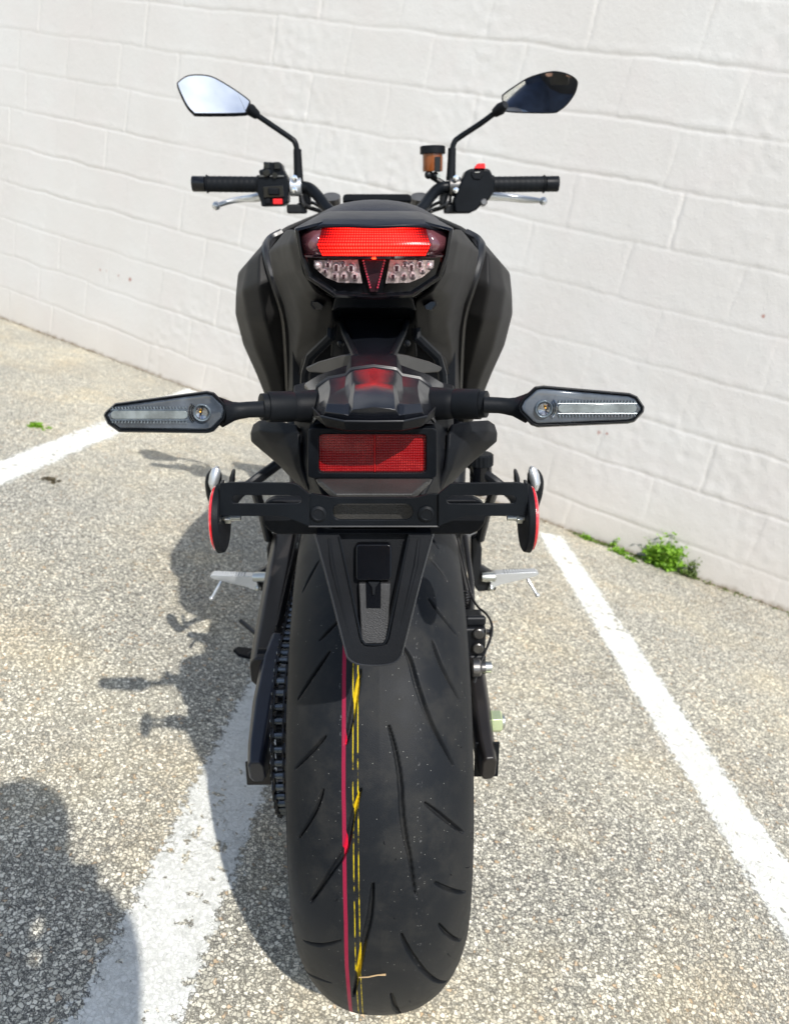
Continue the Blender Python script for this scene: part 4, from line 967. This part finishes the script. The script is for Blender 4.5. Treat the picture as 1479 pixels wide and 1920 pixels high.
MB().box(at(521,378,YB-.026), (.019,.010,.0105)).build('horn_button', 'red_button', LS, bevel=.002)
MB().box(at(503,377,YB-.026), (.010,.008,.010)).build('toggle', 'plastic', LS, bevel=.002)
rp_ = [(874,319),(884,316),(918,316),(924,330),(928,337),(926,360),(916,376),(904,383),(893,394),(880,400),(853,400),(850,378),(860,350)]
RS_ = MB().prism(P2(rp_, YB-.024), (0,.050,0)).build('right_switch_housing', 'plastic_soft', HB, bevel=.005, bseg=3)
MB().prism(P2([(889,316),(893,309),(896,306),(909,306),(910,316)], YB-.030), (0,.020,0)).build('stop_switch', 'red_button', RS_, bevel=.0015)
MB().prism(P2([(884,320),(905,318),(906,328),(900,337),(888,336),(883,328)], YB-.027), (0,.006,0)).build('start_button', 'plastic', RS_, bevel=.002)
mb = MB(); mb.tube([at(890,323.5,YB-.0278), at(899,322.8,YB-.0278)], .0007, 6); mb.build('button_mark', 'zinc', RS_)
MB().lathe(at(905,381,YB-.01), (0,-1,.1), [(0,.007),(.016,.007),(.018,.005)], 16).build('throttle_screw', 'bare', RS_)
# clamps
for s in (1, -1):
    q = lambda x: x if s > 0 else 1407-x
    mb = MB().lathe(at(q(852),350,YB), (s,0,0), [(-.012,.015),(-.011,.0185),(.011,.0185),(.012,.015)], 22)
    C_ = mb.build('bar_clamp', 'bare' if s > 0 else 'alloy', HB, bevel=.001)
    for y in (334, 357): MB().lathe(at(q(854),y,YB-.016), (0,-1,0), [(0,.0055),(.006,.0055),(.0065,.003)], 12).build('clamp_bolt', 'chrome', C_)
    MB().tube(spl([at(q(842),362,YB), at(q(835),385,YB-.01), at(q(810),395,YB+.02), at(q(790),405,YB)], 5), .0045, 8).tube(spl([at(q(860),392,YB+.01), at(q(830),378,YB+.03), at(q(800),392,YB)], 5), .0035, 8).build('control_cable', 'hose', HB)
    MB().box(at(q(850),392,YB+.01), (.040,.030,.018)).box(at(q(835),372,YB+.015), (.024,.028,.030)).build('lever_perch', 'engine', HB, bevel=.004)
# mirrors
MR = [(940,182),(944,175),(965,160),(990,145),(1018,136),(1039,133),(1058,136),(1074,143),(1082,151),(1083,160),(1077,178),(1063,197),(1048,209),(1036,213),(990,213),(953,211),(943,206)]
ML = [(332,160),(336,151),(352,141),(374,139),(396,142),(417,152),(447,171),(466,185),(470,192),(463,208),(457,214),(374,215),(361,211),(347,194)]
def mirror(poly, s, n, stem):
    c = at(np.mean([p[0] for p in poly]), np.mean([p[1] for p in poly]), .82)
    n = nrm(nrm(to_bike(n)-c) + nrm(CAMB-c)) if s > 0 else nrm(n)
    sm = [tuple(p) for p in spl([np.array(p) for p in poly], 4, True)]
    pp = lambda k, off: [p + n*off for p in [at(x, y, (c, n)) for x, y in shrink(sm, k)]]
    cen = np.mean(pp(0, 0), axis=0)
    sc = lambda R, f: [cen-n*0 + (p-cen)*f for p in R]
    B = MB().rings([sc(pp(0,-.030), .45), sc(pp(0,-.022), .80), pp(0,-.006), pp(.3,.0), pp(1.0,.0012), pp(2.6,.0010), pp(3.0,-.0015)])
    H = B.build('mirror', 'plastic_soft', HB, angle=45)
    MB().prism(pp(2.9, -.0002), n*.0006).build('mirror_glass', 'mirror', H)
    P = [at(x, y, Y) for x, y, Y in stem]
    MB().tube(spl(P[2:], 6), .0056, 12).build('stem', 'steel_black', H)
    MB().tube([P[-1], P[-1]+(P[-2]-P[-1])*.5+np.array([0,0,.0]), P[-2]+np.array([0,0,.012])], [.0098,.0088,.0080], 14).build('stem_sleeve', 'rubber', H)
    MB().tube([P[0], P[1], P[2]], [.0075,.0115,.0085], 14).build('stem_joint', 'rubber', H)
mirror(MR, 1, (-.34,-1.45,.58), [(947,196,.83),(938,204,.84),(927,212,.85),(900,232,.86),(862,257,.87),(851,268,.87),(847,290,.87),(845,338,.87)])
mirror(ML, -1, (.14,-.83,.435), [(461,200,.83),(470,206,.84),(482,216,.85),(510,235,.86),(545,259,.87),(554,269,.87),(558,292,.87),(560,340,.87)])
# front brake reservoir
Y = .88; a = at(811,322,Y); b = at(811,274,Y); u = b-a; L = np.linalg.norm(u)
R_ = MB().lathe(a, u, [(0,.0195),(.002,.0205),(L*.72,.0205)], 28).build('front_brake_reservoir', 'fluid', HB)
MB().lathe(a, u, [(L*.68,.0225),(L*.70,.0255),(L*.97,.0255),(L,.024)], 30).build('reservoir_cap', 'rubber', R_, angle=30)
MB().box(at(820,308,Y-.020), (.012,.004,.028)).build('reservoir_window_rib', 'gloss', R_, bevel=.001)
mb = MB(); mb.tube([at(808,322,Y), at(806,328,Y), at(812,333,Y), at(832,345,Y)], .006, 10).sphere(at(803,328,Y-.01), .008, 10, 8).sphere(at(816,329,Y-.01), .007, 10, 8); mb.build('reservoir_bracket', 'engine', R_)
MB().lathe(at(822,330,Y-.018), (0,-1,0), [(0,.004),(.005,.004)], 10).build('bracket_screw', 'zinc', R_)
MB().prism(P2([(643,366),(648,363),(766,363),(771,366),(772,378),(642,378)], .80), (0,.05,-.01)).build('display', 'plastic_soft', BIKE, bevel=.004)

# ---------------------------------------------------------------- the rest of the motorcycle, mostly hidden from here
FA = np.array([0.0, 1.40, 0.300])
fw = build_wheel_metal(FA, .046, 'gloss').build('front_wheel', 'panel_dark', BIKE, angle=40)
ft_ = build_tyre('tyre', fw, [], width=.66, fine=False); ft_.location = Vector(FA)
for s in (1, -1):
    t0, t1 = np.array([s*.098,1.36,.33]), np.array([s*.098,1.02,.98])
    FK = MB().tube([t0, t0+(t1-t0)*.45], [.026,.026], 18).tube([np.array([s*.098,1.40,.30]), t0+np.array([0,0,.03])], [.024,.027], 14).build('fork_leg', 'engine', BIKE)
    MB().tube([t0+(t1-t0)*.45, t1], [.0205,.0205], 18).build('fork_tube', 'bare', FK)
    ringdisc(.0, .10, .145, .004)
    d_ = MB().rings([[np.array([s*.072+a, 1.40-r*math.cos(t), .300+r*math.sin(t)]) for t in np.linspace(0, 2*math.pi, 60, endpoint=False)] for a, r in ((0,.095),(0,.147),(.004,.147),(.004,.095))], cap=False, loop=True).build('brake_disc', 'bare', fw, angle=30)
MB().box((0,1.05,.93), (.25,.06,.03)).box((0,1.13,.79), (.25,.07,.035)).build('fork_yoke', 'engine', BIKE, bevel=.006)
MB().rings([[np.array([x*math.cos(a*0), 1.40-.345*math.cos(a), .300+.345*math.sin(a)]) + np.array([0,0,-.03*(x/.065)**2]) for x in np.linspace(-.065,.065,9)] for a in np.linspace(rad(15), rad(140), 20)], cap=False, closed=False).build('front_mudguard', 'plastic', BIKE, solid=.003)
MB().rings([arch(1.10,.085,.86,.70), arch(1.16,.095,.87,.69), arch(1.21,.08,.85,.71), arch(1.23,.06,.83,.73)]).build('headlight', 'gloss', BIKE, angle=50)
eng = MB().rings([[np.array([x, y, z]) for x, z in ((-.15,.20),(.15,.20),(.17,.27),(.16,.42),(.11,.47),(-.11,.47),(-.16,.42),(-.17,.27))] for y in (.50,.56,.80,.88)])
EG = eng.build('engine', 'engine', BIKE, bevel=.012, bseg=3)
MB().lathe((.16,.66,.33), (1,0,0), [(0,.085),(.03,.080),(.038,.06)], 30).build('clutch_cover', 'bare', EG)
MB().lathe((-.16,.78,.30), (-1,0,0), [(0,.075),(.03,.070),(.036,.05)], 30).build('generator_cover', 'engine', EG)
for k in range(9): MB().box((0,.83,.47+k*.018), (.20,.17,.006)).build('cooling_fin', 'engine', EG, bevel=.001)
MB().box((0,.83,.56), (.18,.15,.20)).build('cylinder_block', 'engine', EG, bevel=.01)
MB().box((0,1.00,.50), (.30,.035,.24)).build('radiator', 'engine', BIKE, bevel=.006)
for s in (1, -1):
    MB().tube(spl([(s*.05,1.02,.84),(s*.13,.90,.76),(s*.15,.66,.70),(s*.135,.46,.56),(s*.125,.42,.38),(s*.11,.50,.22)], 6), .019, 12).tube(spl([(s*.13,.50,.66),(s*.10,.28,.78),(s*.07,.05,.86)], 6), .014, 10).build('frame_rail', 'engine', BIKE)
    MB().tube(spl([(s*.05,.92,.55),(s*.06,.99,.42),(s*.06,.90,.22),(s*.03,.70,.15)], 6), .018, 12).build('exhaust_header', 'bare', BIKE)
MB().rings([[np.array([.03+w*math.cos(a), y, .145+h*math.sin(a)]) for a in np.linspace(0, 2*math.pi, 20, endpoint=False)] for y, w, h in ((.34,.03,.03),(.37,.10,.05),(.70,.12,.055),(.74,.05,.03))]).build('muffler', 'engine', BIKE, bevel=.002)
MB().tube([(0,.16,.50),(0,.36,.62)], [.030,.030], 16).build('shock_absorber', 'engine', BIKE)
MB().rings([arch(.22,.055,.84,.76), arch(.34,.075,.83,.70), arch(.50,.095,.82,.60)]).build('air_box', 'plastic_soft', BIKE, angle=50)

# ---------------------------------------------------------------- small things on the ground
def leaf_mat(name, c1, c2):
    g = NG(name); o = g.obj(); n = g.noise(o, 90, 3).outputs['Fac']
    g.set(Base_Color=g.mix(g.step(n, .35, .65), c1, c2), Roughness=.5, Subsurface_Weight=.0)
    t = g.n('ShaderNodeBsdfTranslucent'); g.put(t.inputs[0], c2); m = g.n('ShaderNodeMixShader'); m.inputs[0].default_value = .3
    g.t.links.new(g.b.outputs[0], m.inputs[1]); g.t.links.new(t.outputs[0], m.inputs[2]); g.t.links.new(m.outputs[0], g.out.inputs[0]); return g.m
M['leaf'] = leaf_mat('fresh_weed_leaf', (.14,.30,.02), (.30,.52,.05))
M['leaf_dull'] = leaf_mat('dull_moss_leaf', (.09,.15,.03), (.17,.23,.06))
def weed(c, n, spread, h, size, label, mat='leaf', along=None, name='weed', group=None, cat='weed', low=.25):
    st = MB(); lf = MB(); c = np.asarray(c, float)
    for i in range(n):
        q = rng.normal(0, .42, 2)*spread
        base = c + ((WU*q[0] + WN*abs(q[1])*.6) if along else np.array([q[0], q[1], 0]))
        hh = h*rng.uniform(low, 1.0)*math.exp(-(np.hypot(*q)/spread)**2*.6)
        lean = rng.normal(0, .35, 3)*hh; lean[2] = 0
        if along: lean += WN*hh*.25
        P = [base, base+lean*.4+np.array([0,0,hh*.6]), base+lean+np.array([0,0,hh])]
        st.tube(P, [.0009,.0008,.0005], 4, cap=False)
        for k in range(max(4, int(hh/.010))):
            t = rng.uniform(.15, 1); p = base+lean*t*t+np.array([0,0,hh*t])
            d = nrm(rng.normal(0, 1, 3)*np.array([1,1,.35])+np.array([0,0,.25])); u = nrm(np.cross(d, rng.normal(0,1,3))); L = size*rng.uniform(.6,1.3); w = L*.36
            nn = np.cross(d, u)*L*.12
            lf.add([p, p+d*L*.45+u*w+nn, p+d*L*.95, p+d*L*.45-u*w+nn], [(0,1,2),(0,2,3)])
    root = lf.build(name, mat, None, fix=False)
    st.build('stems', mat, root, fix=False)
    return tag(root, label, cat, group)
G1 = ground(1245,1082); G1 = G1+WN*.0
WG = 'weeds growing along the foot of the wall'
def foot(px, py):                             # foot of the wall under a pixel
    g_ = ground(px, py); return g_ - WN*((g_-WA) @ WN) + WN*.006
weed(foot(1232,1068), 210, .062, .105, .019, 'bright green bushy weed, the biggest at the foot of the wall', along=True, group=WG, low=.15)
weed(foot(1246,1070)+WU*.004, 12, .022, .150, .014, 'thin upright sprig rising out of the biggest weed', along=True, group=WG, low=.6)
weed(foot(1290,1085), 34, .036, .085, .012, 'wispy pale weed right of the bushy green one', 'leaf_dull', along=True, group=WG)
weed(foot(1150,1048)+WN*.03, 34, .040, .026, .012, 'low green tuft between the line end and the bushy weed', along=True, group=WG)
weed(foot(1178,1055)+WN*.06, 16, .024, .014, .012, 'flat sprig creeping onto the asphalt left of the bushy weed', along=True, group=WG)
weed(foot(1082,1022)+WN*.01, 30, .034, .020, .012, 'small green tuft touching the end of the white line', along=True, group=WG)
weed(foot(1142,1030), 7, .010, .050, .013, 'tiny upright seedling against the wall', along=True, group=WG, low=.5)
weed(ground(70,801), 26, .028, .018, .014, 'small weed in the asphalt left of the far line', group=None)
weed(ground(95,902), 18, .026, .006, .013, 'dark withered clump on the asphalt at the left', plain('dead_leaf', (.09,.075,.045), .8), name='withered_clump')
def litter():
    mb = MB()
    for i in range(2600):
        u = rng.uniform(-1.0, 5.0); w = abs(rng.normal(0, .012)); P = wallp(u, .003, .004+w)
        L = rng.uniform(.003,.011); a = rng.uniform(0, 6.28); d = np.array([math.cos(a), math.sin(a), rng.normal(0,.3)])*L; q = np.array([-math.sin(a), math.cos(a), rng.normal(0,.3)])*L*.4
        P = P+np.array([0,0,abs(rng.normal(0,.003))]); mb.add([P-d*.5, P+q*.5, P+d*.5, P-q*.5], [(0,1,2,3)])
    tag(mb.build('leaf_litter', plain('brown_litter', (.17,.12,.065), .85, var=.5, vs_=60), None, fix=False), 'brown crumbs of soil and litter along the foot of the wall', 'litter', kind='stuff')
    mb = MB()
    for i in range(900):
        u = 3.45+rng.gamma(2.2, .13) ; w = abs(rng.normal(0, .016)); P = wallp(u, .003, .004+w)
        L = rng.uniform(.004,.010); d = nrm(rng.normal(0,1,3)+np.array([0,0,.8]))*L; q = nrm(np.cross(d, rng.normal(0,1,3)))*L*.3
        mb.add([P, P+d*.5+q, P+d, P+d*.5-q], [(0,1,2,3)])
    tag(mb.build('moss', 'leaf_dull', None, fix=False), 'thin green moss between wall and asphalt', 'moss', kind='stuff')
litter()
# dry needle stuck on the rear tyre
def on_tyre(px, py, h=.0006):
    s_, t_ = tyre_hit(px, py); ph = t_/.300; w_ = math.copysign(float(np.interp(abs(s_), SARC, PRO[:,0])), s_); r_ = float(np.interp(abs(s_), SARC, PRO[:,1]))+h
    return AX + np.array([w_, -r_*math.cos(ph), r_*math.sin(ph)])
tw = MB().tube([to_world(on_tyre(x, y, h)) for x, y, h in ((673,1831,.0008),(690,1829,.0014),(708,1826,.0010),(723,1824,.0016))], [.0006,.0007,.0006,.0010], 6)
tag(tw.build('dry_twig', plain('dry_straw', (.55,.38,.20), .7), None), 'short pale dry twig stuck across the rear tyre', 'twig')
mb = MB()

# ---------------------------------------------------------------- the photographer, whose shadow falls at the lower left
def skin(name, V, E, Rr, mat, parent=None, sub=2, root=0):
    me = bpy.data.meshes.new(name); me.from_pydata([tuple(map(float, v)) for v in V], E, [])
    o = bpy.data.objects.new(name, me); COL.objects.link(o); o.parent = parent
    o.modifiers.new('skin', 'SKIN').use_smooth_shade = True
    m = o.modifiers.new('sub', 'SUBSURF'); m.levels = m.render_levels = sub
    sv = me.skin_vertices[0].data if me.skin_vertices else None
    if sv:
        for i, r in enumerate(Rr): sv[i].radius = (r, r) if not hasattr(r, '__len__') else r; sv[i].use_root = (i == root)
    me.materials.append(M[mat] if isinstance(mat, str) else mat); return o

M['skin'] = plain('skin', (.52,.30,.21), .5, var=.06)
M['shirt'] = plain('charcoal_cotton', (.020,.022,.028), .85, grain=.4, gs=500)
M['jeans'] = plain('dark_blue_denim', (.030,.045,.085), .85, grain=.6, gs=700)
M['hair'] = plain('dark_brown_hair', (.03,.018,.011), .6, grain=.9, gs=160)
def build_person():
    sh = [(-.43,-1.18,.96), (-.12,-1.19,.97)]
    V = [(-.25,-1.54,.60), (-.25,-1.42,.75), (-.25,-1.29,.88), (-.25,-1.20,.98), (-.25,-1.18,1.055), (-.243,-1.165,1.105), (-.238,-1.15,1.155), (-.235,-1.145,1.215),
         sh[0], (-.475,-1.06,.83), (-.36,-.965,.875), (-.31,-.915,.890),
         sh[1], (-.10,-1.10,.85), (-.12,-.965,.870), (-.155,-.905,.870),
         (-.33,-1.54,.57), (-.42,-1.16,.50), (-.38,-1.38,.09), (-.39,-1.27,.045),
         (-.15,-1.54,.57), (-.03,-1.26,.47), (-.07,-1.60,.10), (-.05,-1.48,.045)]
    R = [(.15,.12),(.14,.10),(.185,.13),(.15,.10),.060,.052,(.075,.088),(.070,.085), .062,.047,.030,.030, .062,.047,.030,.030, .088,.062,.042,.042, .088,.062,.042,.042]
    E = [(0,1),(1,2),(2,3),(3,4),(4,5),(5,6),(6,7),(3,8),(8,9),(9,10),(10,11),(3,12),(12,13),(13,14),(14,15),(0,16),(16,17),(17,18),(18,19),(0,20),(20,21),(21,22),(22,23)]
    body = skin('person', V, E, R, 'skin')
    tag(body, 'person in charcoal shirt and dark jeans crouching behind the motorcycle with a phone', 'person')
    def sub(ids, k, name, mat, cut=None):
        mp_ = {a: i for i, a in enumerate(ids)}; ee = [(mp_[a], mp_[b]) for a, b in E if a in mp_ and b in mp_]
        vv = [list(V[a]) for a in ids]
        if cut:
            for a, b, t in cut: vv[mp_[a]] = list(np.array(V[b])*(1-t)+np.array(V[a])*t)
        rr = [tuple(np.array(R[a] if hasattr(R[a], '__len__') else (R[a],)*2)+k) for a in ids]
        return skin(name, vv, ee, rr, mat, body)
    sub([0,1,2,3,4,8,9,12,13], .012, 'shirt', 'shirt', [(4,3,.45)])
    sub([0,16,17,18,20,21,22], .014, 'trousers', 'jeans')
    for a, b in (((-.38,-1.40,.05),(-.39,-1.21,.035)), ((-.07,-1.62,.05),(-.05,-1.42,.035))):
        a, b = np.array(a), np.array(b); R_ = []
        for t, w, h, z in ((0,.030,.035,.045),(.06,.042,.050,.05),(.4,.042,.045,.045),(.75,.050,.030,.030),(.95,.042,.022,.024),(1.04,.02,.014,.018)):
            c = a+(b-a)*t*1.15; c[2] = z
            R_.append([c+np.array([w*math.cos(q),0,h*.9*math.sin(q)]) for q in np.linspace(0, 2*math.pi, 16, endpoint=False)])
        MB().rings(R_).build('shoe', 'rubber', body, angle=60)
    hc = np.array([-.235,-1.145,1.190]); h = MB()
    h.sphere(hc+np.array([0,-.018,.032]), .098, 24, 16, sc=(.86,1.02,.98)); h.build('hair', 'hair', body, angle=80)
    f = MB()
    for s in (1, -1): f.sphere(hc+np.array([s*.031,.083,.0]), .012, 12, 8)
    f.build('eyes', plain('eye', (.5,.5,.48), .15), body)
    MB().tube([hc+np.array([0,.082,.010]), hc+np.array([0,.104,-.022]), hc+np.array([0,.090,-.034])], [.007,.012,.009], 10).build('nose', 'skin', body, angle=80)
    MB().tube([hc+np.array([-.022,.082,-.056]), hc+np.array([0,.092,-.056]), hc+np.array([.022,.082,-.056])], [.003,.006,.003], 8).build('mouth', plain('lips', (.42,.16,.13), .4), body, angle=80)
    for s in (1, -1): MB().sphere(hc+np.array([s*.082,-.005,-.005]), 1, 12, 8, sc=(.010,.018,.030)).build('ear', 'skin', body, angle=80)
    # phone held upright just behind the lens
    cx_ = np.array(CAMW); ax = LM @ RC; up_, rt_, bk_ = ax[:,1], ax[:,0], ax[:,2]
    pc = cx_ + bk_*.014 - rt_*.022 - up_*.055
    ph = MB().box(pc, (.072,.147,.008), ax); P = ph.build('phone', 'gloss', None, bevel=.003)
    tag(P, 'black phone held upright in both hands of the crouching person', 'phone')
    for s, wr in ((-1, 11), (1, 15)):
        w = np.array(V[wr]); palm = pc + rt_*s*.050 + bk_*.016
        pts = [w, palm - up_*.010]; rr = [.026,.022]; ed = [(0,1)]
        for k in range(4):
            b0 = palm + up_*(.028-.019*k); i = len(pts)
            pts += [b0, b0 - bk_*.026 - rt_*s*.004, b0 - bk_*.022 - rt_*s*(.020+.004*(k % 2))]; rr += [.009,.0082,.007]; ed += [(1,i),(i,i+1),(i+1,i+2)]
        i = len(pts); t0 = palm + up_*.030 - rt_*s*.004
        pts += [t0, t0 + up_*.020 - rt_*s*.018, t0 + up_*.024 - rt_*s*.036]; rr += [.011,.0095,.008]; ed += [(1,i),(i,i+1),(i+1,i+2)]
        skin('hand', pts, ed, rr, 'skin', body)
build_person()
